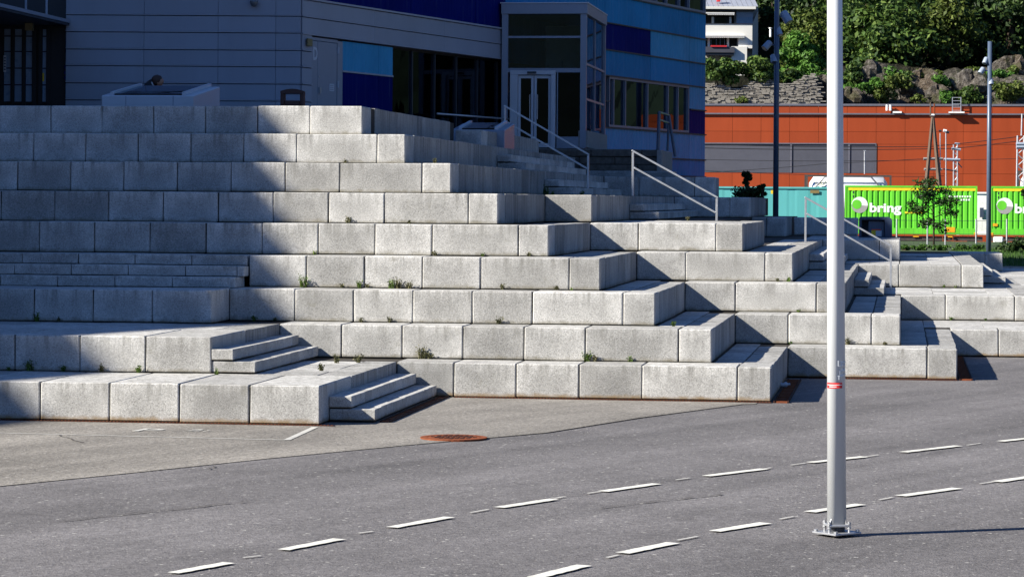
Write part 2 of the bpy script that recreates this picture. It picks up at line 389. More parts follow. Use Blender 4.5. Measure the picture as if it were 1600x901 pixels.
for i in range(len(L) - 1): m.add([(*L[i], -.008), (*L[i + 1], -.008), (*Rr[i + 1], -.008), (*Rr[i], -.008)], [(0, 1, 2, 3)])
tag(m.build('asphalt_seam', M['tar']), kind='structure')
def crack(pts, w0):
    pts2 = []
    for i in range(len(pts) - 1):
        for k in range(6):
            t = k / 6; pts2.append((pts[i][0] * (1 - t) + pts[i + 1][0] * t + random.uniform(-.03, .03), pts[i][1] * (1 - t) + pts[i + 1][1] * t + random.uniform(-.03, .03)))
    pts2.append(pts[-1]); w = [w0 * random.uniform(.3, 1.2) for _ in pts2]
    L, Rr = strip([Vector(p) for p in pts2], w); m = MB()
    for i in range(len(L) - 1): m.add([(*L[i], -.006), (*L[i + 1], -.006), (*Rr[i + 1], -.006), (*Rr[i], -.006)], [(0, 1, 2, 3)])
    tag(m.build('asphalt_crack', M['tar']), kind='structure')
crack([at(100, 811, 0), at(200, 801, 0), at(337, 786, 0), at(395, 781, 0)], .035)
crack([at(940, 791, 0), at(1050, 778, 0), at(1128, 770, 0)], .04)
crack([at(90, 678, 0), at(130, 690, 0)], .04); crack([at(325, 731, 0), at(337, 726, 0)], .04)
# lane markings: each dash is its own painted patch
def dash(name, a, b, w, mat, label, group, z=-.005):
    a, b = Vector(a), Vector(b); d = (b - a).normalized(); n = Vector((-d.y, d.x)) * w / 2; k = 10
    L, Rr = [], []
    for i in range(k + 1):
        p = a + (b - a) * i / k; sk = d * w * .9
        L.append(p + n * random.uniform(.86, 1.06)); Rr.append(p - n * random.uniform(.86, 1.06))
    mm = MB()
    for i in range(k): mm.add([(*L[i], z), (*L[i + 1], z), (*Rr[i + 1], z), (*Rr[i], z)], [(0, 1, 2, 3)])
    return tag(mm.build(name, mat), label, 'road marking', group)
ORD = ['first', 'second', 'third', 'fourth', 'fifth', 'sixth', 'seventh', 'eighth', 'ninth', 'tenth', 'eleventh', 'twelfth', 'thirteenth', 'fourteenth', 'fifteenth']
far_d = [((270, 893), (358, 877)), ((442, 857), (530, 840)), ((612, 822), (702, 806)), ((780, 791), (866, 778)), ((942, 766), (1026, 754)), ((1103, 742), (1194, 731)), ((1265, 721), (1350, 712)), ((1411, 705), (1497, 695)), ((1563, 688), (1650, 679))]
for i, (a, b) in enumerate(far_d):
    dash('lane_dash', at(*a, 0), at(*b, 0), .135, M['paint'], f'{ORD[i]} white dash from the left in the lane line nearer the terrace', 'white dashes of the two lane lines')
near_d = [((835, 900), (912, 881)), ((972, 862), (1052, 846)), ((1117, 828), (1196, 815)), ((1265, 798), (1344, 786)), ((1407, 773), (1496, 761)), ((1557, 751), (1640, 739))]
for i, (a, b) in enumerate(near_d):
    dash('lane_dash', at(*a, 0), at(*b, 0), .15, M['paint'], f'{ORD[i]} white dash from the left in the lane line nearer the camera', 'white dashes of the two lane lines')
ghost = [((380, 869), (408, 866)), ((560, 831), (583, 828)), ((735, 799), (763, 794)), ((866, 777), (882, 774)), ((918, 769), (938, 766)), ((1056, 748), (1078, 745)), ((1194, 731), (1205, 729)), ((1235, 725), (1258, 722)), ((1352, 712), (1373, 709)), ((1511, 694), (1532, 691)), ((948, 869), (966, 865)), ((1058, 842), (1090, 836)), ((1218, 809), (1240, 805)), ((1374, 779), (1395, 775)), ((1531, 754), (1552, 751))]
for i, (a, b) in enumerate(ghost):
    dash('paint_remnant', at(*a, 0), at(*b, 0), .035, M['paint_old'], f'thin worn paint remnant, {ORD[i]} of those between the white lane dashes', 'thin worn paint remnants between the lane dashes', -.0055)
# parking bay line and letters in front of the lowest tier
pl = [at(-60, 670.5, 0), at(0, 675, 0), at(200, 680, 0), at(445, 686, 0)]
L, Rr = strip([Vector(p) for p in pl], [.05] * 4); m = MB()
for i in range(3): m.add([(*L[i], -.006), (*L[i + 1], -.006), (*Rr[i + 1], -.006), (*Rr[i], -.006)], [(0, 1, 2, 3)])
L, Rr = strip([Vector(at(448, 686, 0)), Vector(at(492, 666, 0))], [.09, .09])
m.add([(*L[0], -.0055), (*L[1], -.0055), (*Rr[1], -.0055), (*Rr[0], -.0055)], [(0, 1, 2, 3)])
tag(m.build('parking_line', M['paint_old']), 'worn white parking bay line running along the lowest left terrace', 'road marking')
def text_mesh(name, body, size, mat, parent=None, extrude=.002, bold=0.0):
    cu = bpy.data.curves.new(name, 'FONT'); cu.body = body; cu.size = size; cu.extrude = extrude; cu.offset = bold; cu.resolution_u = 3
    o = bpy.data.objects.new(name, cu); C.objects.link(o)
    dg = bpy.context.evaluated_depsgraph_get(); me = bpy.data.meshes.new_from_object(o.evaluated_get(dg))
    bpy.data.objects.remove(o); me.materials.clear(); me.materials.append(mat); me.name = name
    return link(name, me, mat, parent)
o = text_mesh('parking_letter', 'P', 1.0, M['paint_old'], None, .001, .01); q = at(208, 671, 0)
o.location = (q[0] - .02, q[1] - .12, -.004); o.rotation_euler = (0, 0, -.12); o.scale = (.75, .62, 1); tag(o, 'worn white letter P painted on the forecourt beside the parking line', 'road marking')
o = text_mesh('parking_letter', '2:', .8, M['paint_old'], None, .001, -.006); q = at(287, 672, 0)
o.location = (q[0], q[1], -.004); o.scale = (.6, .55, 1); o.rotation_euler = (0, 0, -.12); tag(o, 'faint worn figure 2 and dots painted right of the letter P', 'road marking')
# manhole
mh = thing('manhole_cover', 'rusty orange round manhole cover set in the forecourt asphalt', 'manhole cover')
cu, cv = at(709, 683, 0); m = MB()
def ringdisc(m, cu, cv, r0, r1, z0, z1, n=40):
    pts = [(cu + r1 * math.cos(a), cv + r1 * math.sin(a), z1) for a in [2 * math.pi * k / n for k in range(n)]]
    pin = [(cu + r0 * math.cos(a), cv + r0 * math.sin(a), z1) for a in [2 * math.pi * k / n for k in range(n)]]
    pb = [(p[0], p[1], z0) for p in pts]
    m.add(pts + pin + pb, [(k, (k + 1) % n, n + (k + 1) % n, n + k) for k in range(n)] + [(k, 2 * n + k, 2 * n + (k + 1) % n, (k + 1) % n) for k in range(n)])
ringdisc(m, cu, cv, .36, .44, -.03, .006); m.build('frame', M['rust'], mh)
m = MB(); pts = [(cu + .352 * math.cos(2 * math.pi * k / 40), cv + .352 * math.sin(2 * math.pi * k / 40), .004) for k in range(40)]; m.add(pts, [tuple(range(40))]); m.build('lid', M['rust'], mh)
m = MB()
for i in range(-4, 5):
    for j in range(-4, 5):
        if i * i + j * j < 17 and not (j == 0 and abs(i) < 3): m.box(cu + i * .07 - .022, cu + i * .07 + .022, cv + j * .07 - .022, cv + j * .07 + .022, .0045, .012)
tag(m.build('tread_pattern', M['rust_dark'], mh), kind='stuff')
# ------------------------------------------------------------------ granite terraces
R = .539; S3 = R / 3; J = .014
V = {1: [37.95, 43.86, 50.15, 57.9], 2: [40.2, 44.774, 51.1, 62.35], 3: [44.5, 45.69, 52.05, 68.2, 85.0], 4: [46.6, 53.0, 73.0],
     5: [47.516, 53.93, 76.7], 6: [48.43, 54.85, 75.0], 7: [49.344, 75.3], 8: [50.258], 9: [51.17]}
U = {1: [-7.94, -1.98, 1.02, 4.03], 2: [-10.05, -2.98, .02, 3.03], 3: [-11.12, -3.97, -1.0, 2.0, 3.05], 4: [-4.97, -2.0, 0.0],
     5: [-5.96, -2.99, -3.1], 6: [-6.97, -6.02, -4.0], 7: [-7.96, -4.97], 8: [-8.95], 9: [-9.93]}
ULEFT = {1: -14.94, 2: -15.05, 3: -16.12, 4: -11.0, 5: -17.96, 6: -17.97, 7: -17.96, 8: -18.0, 9: -18.0}
REND = {7: [None, 77.3], 8: [77.1], 9: [61.4], 1: [None] * 3 + [75.0], 2: [None] * 3 + [78.0], 3: [None] * 4 + [88.0], 4: [None, None, 78.9],
        5: [None, 62.3, 81.1], 6: [None, None, 84.0]}
TL = {1: 'lowest granite tier, its bottom edge on the asphalt with the rusty drain', 2: 'second granite tier from the ground, carrying the upper of the two short left stairs',
      3: 'third granite tier from the ground, with the small left block beside the shaded steps', 4: 'fourth granite tier from the ground, starting right of the wide shaded steps',
      5: 'fifth granite tier from the ground, just above the wide shaded steps', 6: 'sixth granite tier from the ground, four rows below the skylight box',
      7: 'seventh granite tier from the ground, third row from the top', 8: 'eighth granite tier from the ground, second row from the top', 9: 'topmost granite tier, in front of the skylight box and litter bin'}
def jit(a=.0025): return random.uniform(-a, a)
tiers = {}
def blk(parent, name, u0, u1, v0, v1, z0, z1, mat='granite', ch=.016, gap=J):
    return cbox(name, (round(u1 - u0 - gap, 3), round(v1 - v0 - gap, 3), round(z1 - z0 - .006, 3)), ch, M[mat], parent,
                (u0 + gap / 2 + jit(.0035), v0 + jit(.008), z0 + .004 + jit(.003)), jit(.0022))
for k in range(1, 10):
    T = thing('granite_tier', TL[k], 'granite terrace', 'granite seating tiers of the terrace'); tiers[k] = T
    z0, z1 = (k - 1) * R, k * R
    core = MB(); ul = ULEFT[k]; nseg = len(U[k])
    for s in range(nseg):
        v0, ue = V[k][s], U[k][s]
        if k == 5 and s == 2: ul = -4.97
        last = s == nseg - 1
        vr = REND[k][s] if (k in REND and s < len(REND[k]) and REND[k][s]) else (V[k][s + 1] if not last else v0 + 12)
        # front depth of the blocks: the tread to the next tier where that is narrow
        nxt = [V[k + 1][i] for i in range(len(V[k + 1]))] if k < 9 else [60]
        dep = .93 if k < 9 else .9
        if k == 1 and s == 0: dep = 2.27
        if k == 2 and s == 0: dep = 2.2
        if k == 3 and s == 0: dep = 1.38
        if k == 3 and s == 1: dep = .91
        if s >= 2 and k <= 3: dep = 1.0
        # joints measured back from the corner: end block, long block, then metre blocks
        js = [ue]
        if k == 9 or s == 0 and k <= 3: pass
        else: js.append(ue - .53)
        if not (k == 9 or (s == 0 and k <= 3)): js.append(js[-1] - 1.5)
        if k == 7 and s == 0: js = [ue, ue - .53, ue - 2.03]
        if k in (6,) and s == 1: js = [ue]
        while js[-1] > ul + .05: js.append(max(js[-1] - 1.0, ul) if js[-1] - 1.0 > ul + .25 else ul)
        js = [j for j in js if j >= ul - 1e-6]
        if js[-1] > ul + 1e-3: js.append(ul)
        for i in range(len(js) - 1):
            b1, b0 = js[i], js[i + 1]
            if b1 - b0 < .12: continue
            endb = i == 0
            d = dep if not (endb and s >= 1 and k <= 6) else min(dep, .93)
            blk(T, 'end_block' if (endb and b1 - b0 < .6) else 'block', b0, b1, v0, v0 + d, z0, z1)
        # return wall: blocks along v behind the end block, .5 wide
        v = v0 + (dep if dep < 1.5 else dep); n = 0
        lens = [1.0, .5, 1.0, .75, .5, 1.0, .5]
        if not (k == 1 and s == 3):
            while v < vr - .02:
                ln = lens[(n * 3 + k * 2 + s) % 7]; 
                if v + ln > vr - .2: ln = vr - v
                if k == 9 and n == 0: v += .36          # open slot in the parapet
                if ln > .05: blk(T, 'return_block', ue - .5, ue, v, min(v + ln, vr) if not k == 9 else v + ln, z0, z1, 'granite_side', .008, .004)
                v += ln; n += 1
        # solid body behind the facing
        back = {1: 62, 2: 72, 3: 88, 4: 86, 5: 86, 6: 86, 7: 82, 8: 80, 9: 62}[k]
        if k == 5 and s == 1: back = 62.2
        if k == 7 and s == 1: back = 77.2
        if k in (4,) and s == 2: back = 79
        if k == 1 and s == 3: back = 80
        if k == 2 and s == 3: back = 90
        core.box(ul + (.02 if s == 0 else -.03), ue - .02, v0 + .03, back, max(z0, 0) + .006, z1 - .012)
        ul = ue
    if k == 5: core.box(-5.97, -4.02, 62.1, 86, 4 * R + .006, 5 * R - .012)
    core.build('core', M['fill'], T)
# inner paving of the wider treads: slabs between the facing and the next tier
def paving(parent, u0, u1, v0, v1, z, nu, nv):
    du, dv = (u1 - u0) / nu, (v1 - v0) / nv
    for i in range(nu):
        for j in range(nv):
            blk(parent, 'paving_slab', u0 + i * du, u0 + (i + 1) * du, v0 + j * dv, v0 + (j + 1) * dv, z - .055, z - .004 + jit(.003), 'granite', .004, .008)
paving(tiers[1], -10.05, -8.46, 40.24, 43.84, R, 2, 4); paving(tiers[2], -15.0, -10.57, 42.42, 44.48, 2 * R, 4, 2); paving(tiers[2], -11.1, -10.57, 44.5, 44.76, 2 * R, 1, 1)
paving(tiers[1], -2.95, -2.5, 44.8, 51.05, R, 1, 6); paving(tiers[1], .02, .5, 51.1, 62.3, R, 1, 10); paving(tiers[1], .5, 3.0, 59.0, 62.3, R, 2, 3)
paving(tiers[1], 3.0, 4.03, 59.0, 75, R, 1, 12)
paving(tiers[2], -3.94, -3.5, 45.75, 52.0, 2 * R, 1, 6); paving(tiers[2], -.95, -.5, 52.2, 68.1, 2 * R, 1, 14); paving(tiers[2], -.5, 1.98, 63.5, 68.15, 2 * R, 2, 4)
paving(tiers[2], 1.98, 2.6, 63.5, 85, 2 * R, 1, 16); paving(tiers[2], 2.6, 3.9, 68, 89.5, 2 * R, 1, 14)
paving(tiers[3], -4.95, -4.5, 46.65, 53.0, 3 * R, 1, 6); paving(tiers[3], -1.98, -1.5, 53.1, 73.0, 3 * R, 1, 18); paving(tiers[3], -1.5, -.02, 69.3, 72.9, 3 * R, 2, 3)
paving(tiers[3], 0.0, 1.48, 69.3, 84.0, 3 * R, 2, 12); paving(tiers[3], 1.48, 2.98, 86, 88, 3 * R, 1, 1)
paving(tiers[4], -5.95, -5.5, 47.55, 53.9, 4 * R, 1, 6); paving(tiers[4], -2.97, -2.5, 54.0, 72.9, 4 * R, 1, 17); paving(tiers[4], -2.5, -.5, 74.0, 81.0, 4 * R, 2, 5)
paving(tiers[5], -6.0, -3.5, 55.0, 61.9, 5 * R, 2, 6)
# stair flights facing right, three risers each
def flight(label, ue, va, vb, ztop, group='short granite stair flights of the terrace', n=2, first=.33):
    f = thing('stair_flight', label, 'stairs', group)
    for i in range(1, n + 1):
        zt = ztop - i * S3; u1 = ue + .33 * i; u0 = ue
        v = va + (i - 1) * .02
        ln = [.45, 1.0, .5, .95, 1.0, .6, 1.0]; q = i
        cm = MB(); cm.box(ue + .01, u1 - .035, va + .05, vb - .01, zt - S3 - .01, zt - .02); cm.build('core', M['fill'], f)  # dark fill in the gap draws the shade line under each nosing
        while v < vb - .05:
            L_ = ln[q % 7]; q += 1
            if v + L_ > vb - .25: L_ = vb - v
            blk(f, 'step_block', u0 + .004, u1, v, v + L_, zt - S3 + .016, zt, 'granite', .008, .004); v += L_
    return f
flight('short granite stair at the left, rising from the forecourt asphalt by the manhole', U[1][0], 38.55, 43.84, R)
flight('short granite stair at the left on top of the lowest tier', U[2][0], 40.22, 44.76, 2 * R)
flight('small granite stair right of the light pole, below the long handrail', U[3][2], 61.6, 68.15, 3 * R, n=2)
flight('small granite stair just left of the light pole, mostly behind it', U[4][1], 62.2, 72.9, 4 * R, n=2)
flight('granite stair with two sunlit corners below the middle handrail', U[6][1], 62.5, 74.9, 6 * R, n=2)
flight('upper shaded granite stair below the entrance handrail', U[8][0], 61.9, 74.0, 8 * R, n=2)
flight('lower shaded granite stair at the foot of the entrance handrail', U[7][0], 62.6, 73.5, 7 * R, n=2)
flight('tiny sunlit granite steps at the far right end of the terrace', U[3][3], 72.0, 80.0, 3 * R, n=2)
# wide steps in the shade at the left between third and fourth tier
wf = thing('stair_flight', 'wide shaded granite steps at the left, three low rows between two tiers', 'stairs', 'short granite stair flights of the terrace')
for i, (vf, ue, off) in enumerate(((46.6, -11.02, .98), (46.24, -11.0, .9), (45.88, -11.06, .97))):
    zt = 4 * R - i * S3; u = ue; first = True
    while u > -17.5:
        w = off if first else 1.0; first = False
        if i > 0 and u == ue:
            blk(wf, 'step_block', ue - .1 * 0 - .12, ue, vf, 46.58, zt - S3, zt, 'granite', .008, .004); u -= .12
        blk(wf, 'step_block', u - w, u, vf, vf + (.9 if i == 0 else .36), zt - S3, zt, 'granite', .008); u -= w
# backing under the wide steps
m = MB(); m.box(-18, -11.1, 47.3, 52, 3 * R - .01, 4 * R - .02); m.build('core', M['fill'], wf)
# rear parts of the terrace near the entrance
pb = thing('parapet_block', 'shaded granite parapet blocks behind the top stair, beside the second skylight', 'granite parapet')
ub = atv(753, 203, 62.3)[0]
blk(pb, 'block', atv(711, 203, 62.3)[0], ub, 62.3, 63.2, 8 * R, 4.70)
v = 63.2; n = 0
vend = atu(842, 218, ub)[0]
while v < vend - .1:
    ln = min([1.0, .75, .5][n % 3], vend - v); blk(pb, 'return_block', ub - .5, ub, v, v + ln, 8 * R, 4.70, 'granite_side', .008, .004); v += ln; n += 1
lw = thing('kerb_wall', 'low granite kerb course at the foot of the dark concrete wall', 'granite kerb')
for i in range(2): blk(lw, 'block', -8.6 + i * 1.3, -8.6 + (i + 1) * 1.3 - .2 * i, 77.3, 78.2, 7 * R, 3.95)
FT = Frame((-8.86, 78.6), (-1, 0), (0, -1))
cw = thing('concrete_wall', 'dark rough concrete wall below the glass entrance tower', 'retaining wall')
ua, ue = atv(843, 240, 78.4)[0], atv(1027, 240, 78.4)[0]
zs = [3.93, 4.14, 4.36, 4.57]
for i in range(3):
    m = MB(); a = ua; 
    while a < ue:
        b = min(a + random.uniform(.9, 1.5), ue); m.box(a + .01, b - .01, 78.4 + (.03 if i == 1 else 0) + random.uniform(0, .02), 80.5, zs[i] + .01, zs[i + 1] - .012); a = b
    m.build('course', M['concrete'], cw, bevel=.01)
m = MB(); m.box(ua - .02, ue + .02, 78.46, 80.4, 3.9, 4.56); m.build('core', M['fill'], cw)
m = MB(); m.box(ue, atv(1034, 240, 78.3)[0], 78.25, 82.0, 3.80, 4.55); m.build('end_block', M['conc_light'], cw, bevel=.01)
m = MB(); m.box(-11.5, -7.5, 78.7, 92, 4.0, 4.58); m.build('floor_slab', M['conc_light'], cw)
# far grey block wall behind the third tier and the rounded bin
fw = thing('block_wall', 'shaded granite block wall behind the light pole, below the teal container', 'granite wall')
uw0, uw1 = -3.05, atv(1341, 350, 81.1)[0]
j = uw0
while j < uw1 - .1:
    b = min(j + 1.5, uw1); blk(fw, 'block', j, b, 81.1, 81.9, 4 * R, 5 * R - .02); j = b
# drains along the foot of the lowest tier
def drain(label, u0, u1, v, w=.10):
    d = thing('drain_channel', label, 'drain', 'rusty drain channels along the terrace foot')
    m = MB(); w = .075; m.box(u0, u1, v - w, v - .012, -.03, -.002); m.build('frame', M['rust_dark'], d)
    m = MB(); x = u0 + .03
    while x < u1 - .03: m.box(x, x + .02, v - w + .015, v - .027, -.002, .004); x += .05
    m.build('grate', M['rust'], d)['kind'] = 'stuff'
drain('long rusty drain at the foot of the lowest left terrace', -14.5, -7.72, 37.95)
drain('rusty drain at the foot of the long lowest tier in the middle', -7.0, -1.98, 43.86)
drain('rusty drain at the foot of the lowest tier behind the light pole', -1.6, 1.02, 50.15)
def drain_v(label, u, v0, v1, w=.24):
    d = thing('drain_channel', label, 'drain', 'rusty drain channels along the terrace foot')
    for uu in (u, u + w - .025):
        m = MB(); m.box(uu, uu + .025, v0, v1, -.03, .012); m.build('rail', M['rust_dark'], d)
    m = MB(); m.box(u + .025, u + w - .025, v0 + .01, v1, -.03, -.004)
    y = v0 + .05
    while y < v1: m.box(u + .025, u + w - .025, y, y + .03, -.003, .008); y += .35
    m.build('grate', M['rust'], d)['kind'] = 'stuff'
drain_v('open dark drain in the shaded corner beside the crushed bottle', -1.95, 43.86, 49.5)
drain_v('open dark drain in the right shaded corner of the terrace', 1.05, 50.15, 57.6)
drain_v('drain along the lowest step of the left stair by the manhole', -7.24, 38.7, 43.8, .16)
bt = thing('plastic_bottle', 'crushed pale plastic bottle lying on the drain in the shaded corner', 'bottle')
bu, bv = at(1223, 602, 0.03); m = MB()
m.tube([(bu - .09, bv, .05), (bu - .06, bv, .05), (bu, bv + .01, .035), (bu + .06, bv + .01, .05), (bu + .09, bv + .02, .045)], [.03, .05, .035, .048, .02], 10); m.build('body', M['bottle'], bt, True)
m = MB(); m.tube([(bu + .09, bv + .02, .05), (bu + .125, bv + .025, .055)], .02, 8); m.build('cap', M['white_metal'], bt, True)
# ------------------------------------------------------------------ near light pole
q = at(1307.5, 830, 0.02)
pole = thing('light_pole', 'tall pale steel light pole standing on the road in front of the terrace', 'light pole', None, (q[0], q[1], 0))
m = MB(); lean = -.0104
m.tube([(0, 0, .10), (0, 0, 4.5), (0, 0, 9.0)], [.0905, .074, .058], 40); body = m.build('shaft', M['pole'], pole, True)
m = MB(); m.box(-.11, .11, -.11, .11, .075, .098); o = m.build('flange', M['galv'], pole, bevel=.006); o.rotation_euler = (0, 0, .12)
m = MB(); m.box(-.165, .165, -.165, .165, .004, .022); o = m.build('base_plate', M['galv'], pole, bevel=.004); o.rotation_euler = (0, 0, .62)
m = MB(); m.tube([(0, 0, .024), (0, 0, .075)], .075, 16); m.build('stub', M['dark'], pole)
for a in range(4):
    ang = a * math.pi / 2 + math.pi / 4
    m = MB(); c_ = (.135 * math.cos(ang + .12), .135 * math.sin(ang + .12)); m.tube([(*c_, .02), (*c_, .125)], .011, 6); m.tube([(*c_, .098), (*c_, .113)], .02, 6); m.tube([(*c_, .058), (*c_, .074)], .02, 6); m.build('bolt', M['galv'], pole)
    m = MB(); c_ = (.195 * math.cos(ang + .62), .195 * math.sin(ang + .62)); m.tube([(*c_, .024), (*c_, .042)], .022, 6); m.build('anchor_nut', M['galv'], pole)
    m = MB(); c0 = (.088 * math.cos(ang), .088 * math.sin(ang)); 
    m.add([(c0[0], c0[1], .098), (c0[0] * 1.35, c0[1] * 1.35, .098), (c0[0], c0[1], .15), (c0[0] + .006, c0[1] - .006, .098), (c0[0] * 1.35 + .006, c0[1] * 1.35 - .006, .098), (c0[0] + .006, c0[1] - .006, .15)], [(0, 1, 2), (3, 5, 4), (0, 3, 4, 1), (1, 4, 5, 2)]); m.build('gusset', M['galv'], pole)
def band(m, r, z0, z1, a0, a1, n=14):
    for i in range(n):
        x, y = a0 + (a1 - a0) * i / n, a0 + (a1 - a0) * (i + 1) / n
        m.add([(r * math.cos(x), r * math.sin(x), z0), (r * math.cos(y), r * math.sin(y), z0), (r * math.cos(y), r * math.sin(y), z1), (r * math.cos(x), r * math.sin(x), z1)], [(0, 1, 2, 3)])
zc = EYE - (600 - 315.5) * (q[1] / cP) / FPX
zc = EYE - (600.5 - 315.4) / FPX * math.hypot(*q) * .995
fa = math.atan2(-q[1], -q[0])
m = MB(); band(m, .0893, zc - .026, zc + .026, fa - 1.35, fa + .55); o = m.build('sticker', M['sticker_red'], pole)
m = MB(); band(m, .0903, zc + .0025, zc + .0085, fa - 1.25, fa + .5); m2 = MB(); band(m, .0903, zc - .015, zc - .008, fa - .95, fa - .1); m.build('sticker_text', M['bring_white'], o)
zg = zc + .15
m = MB()
for gx, gz, w_, h_ in ((.02, .06, .012, .05), (.02, .035, .05, .01), (.3, .07, .09, .012), (.34, .055, .012, .03), (.22, -.01, .08, .01), (.2, -.03, .012, .04), (.27, -.05, .09, .01), (.5, 0, .05, .012), (.02, -.06, .06, .012), (.08, -.08, .012, .03), (.45, .045, .06, .01)):
    band(m, .0898, zg + gz - h_ / 2, zg + gz + h_ / 2, fa + gx, fa + gx + w_ / .09, 3)
m.build('scratched_marks', M['pole'], pole)
pole.rotation_euler = (0, lean, PSI)
# ------------------------------------------------------------------ handrails
def handrail(label, pu, pl, v, zu, zl, ru, rl):
    h = thing('handrail', label, 'handrail', 'galvanised stair handrails')
    a, b = Vector((pu, v, zu)), Vector((pl, v, zl))
    for p, zb in ((a, ru), (b, rl)):
        m = MB(); m.box(p.x - .024, p.x + .024, v - .024, v + .024, zb, p.z - .031); m.build('post', M['galv'], h, bevel=.004)
    for dz in (0, -.36):
        m = MB(); d = (b - a).normalized(); n = Vector((-d.z, 0, d.x)) * .021
        q0, q1 = a + Vector((0, 0, dz)) - d * (.03 if dz == 0 else -.03), b + Vector((0, 0, dz)) + d * (.03 if dz == 0 else -.03)
        m.hexa([q0 - n + Vector((0, -.026, 0)), q1 - n + Vector((0, -.026, 0)), q1 - n + Vector((0, .026, 0)), q0 - n + Vector((0, .026, 0)),
                q0 + n + Vector((0, -.026, 0)), q1 + n + Vector((0, -.026, 0)), q1 + n + Vector((0, .026, 0)), q0 + n + Vector((0, .026, 0))])
        m.build('rail', M['galv'], h, bevel=.005)
vv = 67.2
h1 = atv(789, 166, vv), atv(919, 241, vv)
handrail('upper galvanised handrail leading down from the glass entrance tower', h1[0][0], h1[1][0], vv, h1[0][1], h1[1][1], 8 * R, 6 * R)
h2 = atv(989, 236, 62.7), atv(1120, 308, 62.7)
handrail('middle galvanised handrail crossing the shaded blocks', h2[0][0], h2[1][0], 62.7, h2[0][1], h2[1][1], 6 * R, 4 * R)
h3 = atv(1259, 309, 66.5), atv(1392, 384, 66.5)
handrail('lower right galvanised handrail passing behind the light pole', h3[0][0], h3[1][0], 66.5, h3[0][1], h3[1][1], 4 * R, 2 * R)
# ------------------------------------------------------------------ main building
O = (-14.5747, 66.6279); th = math.radians(22.57) - PSI
F2 = Frame(O, (math.sin(th), math.cos(th)), (math.cos(th), -math.sin(th)))
F1 = Frame(O, (-cP, -sP), (sP, -cP))
B = thing('office_building', 'blue and grey office building with navy glass bands and grey cladding', 'building', None, (O[0], O[1], 0))
B.location = (0, 0, 0)
def fb(name, F, t0, t1, z0, z1, d0, d1, mat, parent=B, bevel=0):
    m = MB(); m.fbox(F, t0, t1, z0, z1, d0, d1); return m.build(name, M[mat], parent, bevel=bevel)
# body: solid behind both facades, roof at 12.2 m
m = MB()
pts = [F2.p(.12, 0, -.35), F2.p(5.43, 0, -.35), F2.p(5.43, 0, -5.5), F2.p(12.8, 0, -5.5), F2.p(12.8, 0, -.35), F2.p(30.9, 0, -.35), F2.p(30.9, 0, -16), F1.p(24, 0, -30), F1.p(24, 0, -.35), F1.p(.35, 0, -.35)]
# solid storeys
def prism(m, pts, z0, z1):
    n = len(pts); m.add([(p.x, p.y, z0) for p in pts] + [(p.x, p.y, z1) for p in pts], [tuple(range(n))[::-1], tuple(range(n, 2 * n))] + [(i, (i + 1) % n, n + (i + 1) % n, n + i) for i in range(n)])
prism(m, pts, 0, 7.02)
pts2 = [F2.p(.12, 0, -.35), F2.p(30.9, 0, -.35), F2.p(30.9, 0, -16), F1.p(24, 0, -30), F1.p(24, 0, -.35), F1.p(.35, 0, -.35)]
prism(m, pts2, 7.02, 12.15); m.build('wall_core', M['dark'], B)
m = MB(); prism(m, [F2.p(-.1, 0, .12), F2.p(31.0, 0, .12), F2.p(31.0, 0, -16.2), F1.p(24.2, 0, -30), F1.p(24.2, 0, .12)], 12.16, 12.3); m.build('roof', M['grey_trim'], B)
HZ = [3.4, 3.82, 4.24, 4.65, 5.07, 5.485, 5.90, 6.32, 6.72, 7.14, 7.55, 7.96]
def course(F, t0, t1, z0, z1, dp=.10):
    fb('cladding_panel', F, t0, t1, z0 + .035, z1 - .012, -.05, dp, 'clad', B, .004)
    fb('panel_trim', F, t0, t1, z0 + .006, z0 + .032, -.05, dp + .025, 'clad_trim')
for i in range(len(HZ) - 1):
    z0, z1 = HZ[i], HZ[i + 1]
    for t0, t1 in ((-.1, .50), (.506, 1.9), (1.906, 3.7), (3.706, 5.6)): course(F1, t0 if t0 > 0 else -.095, t1, z0, z1)
    if z1 < 7.2: course(F2, .101, .63, z0, z1)
for z0, z1 in ((7.12, 7.55), (7.55, 7.97)):
    for t0, t1 in ((.101, 4.2), (4.206, 8.6), (8.606, 12.95)): course(F2, t0, t1, z0, z1)
# left facade storeys above
for z0, z1 in zip([7.97, 8.4, 8.85], [8.4, 8.85, 9.3]):
    course(F1, -.095, 2.8, z0, z1); course(F1, 2.806, 5.6, z0, z1)
fb('parapet', F1, -.1, 24, 9.35, 12.15, -.05, .08, 'clad')
# glass bands above the grey storey
fb('glass_band_rail', F2, .1, 12.95, 7.975, 8.02, -.05, .14, 'clad_trim')
for t0, t1 in ((.15, 2.2), (2.23, 6.5), (6.53, 10.8), (10.83, 12.95)):
    fb('navy_panel', F2, t0, t1, 8.03, 8.88, -.05, .06, 'navy'); fb('navy_panel', F2, t0, t1, 8.90, 9.75, -.05, .06, 'navy')
    fb('blue_panel', F2, t0, t1, 9.77, 10.9, -.05, .06, 'blue_mid'); fb('blue_panel', F2, t0, t1, 10.92, 12.1, -.05, .06, 'blue_light')
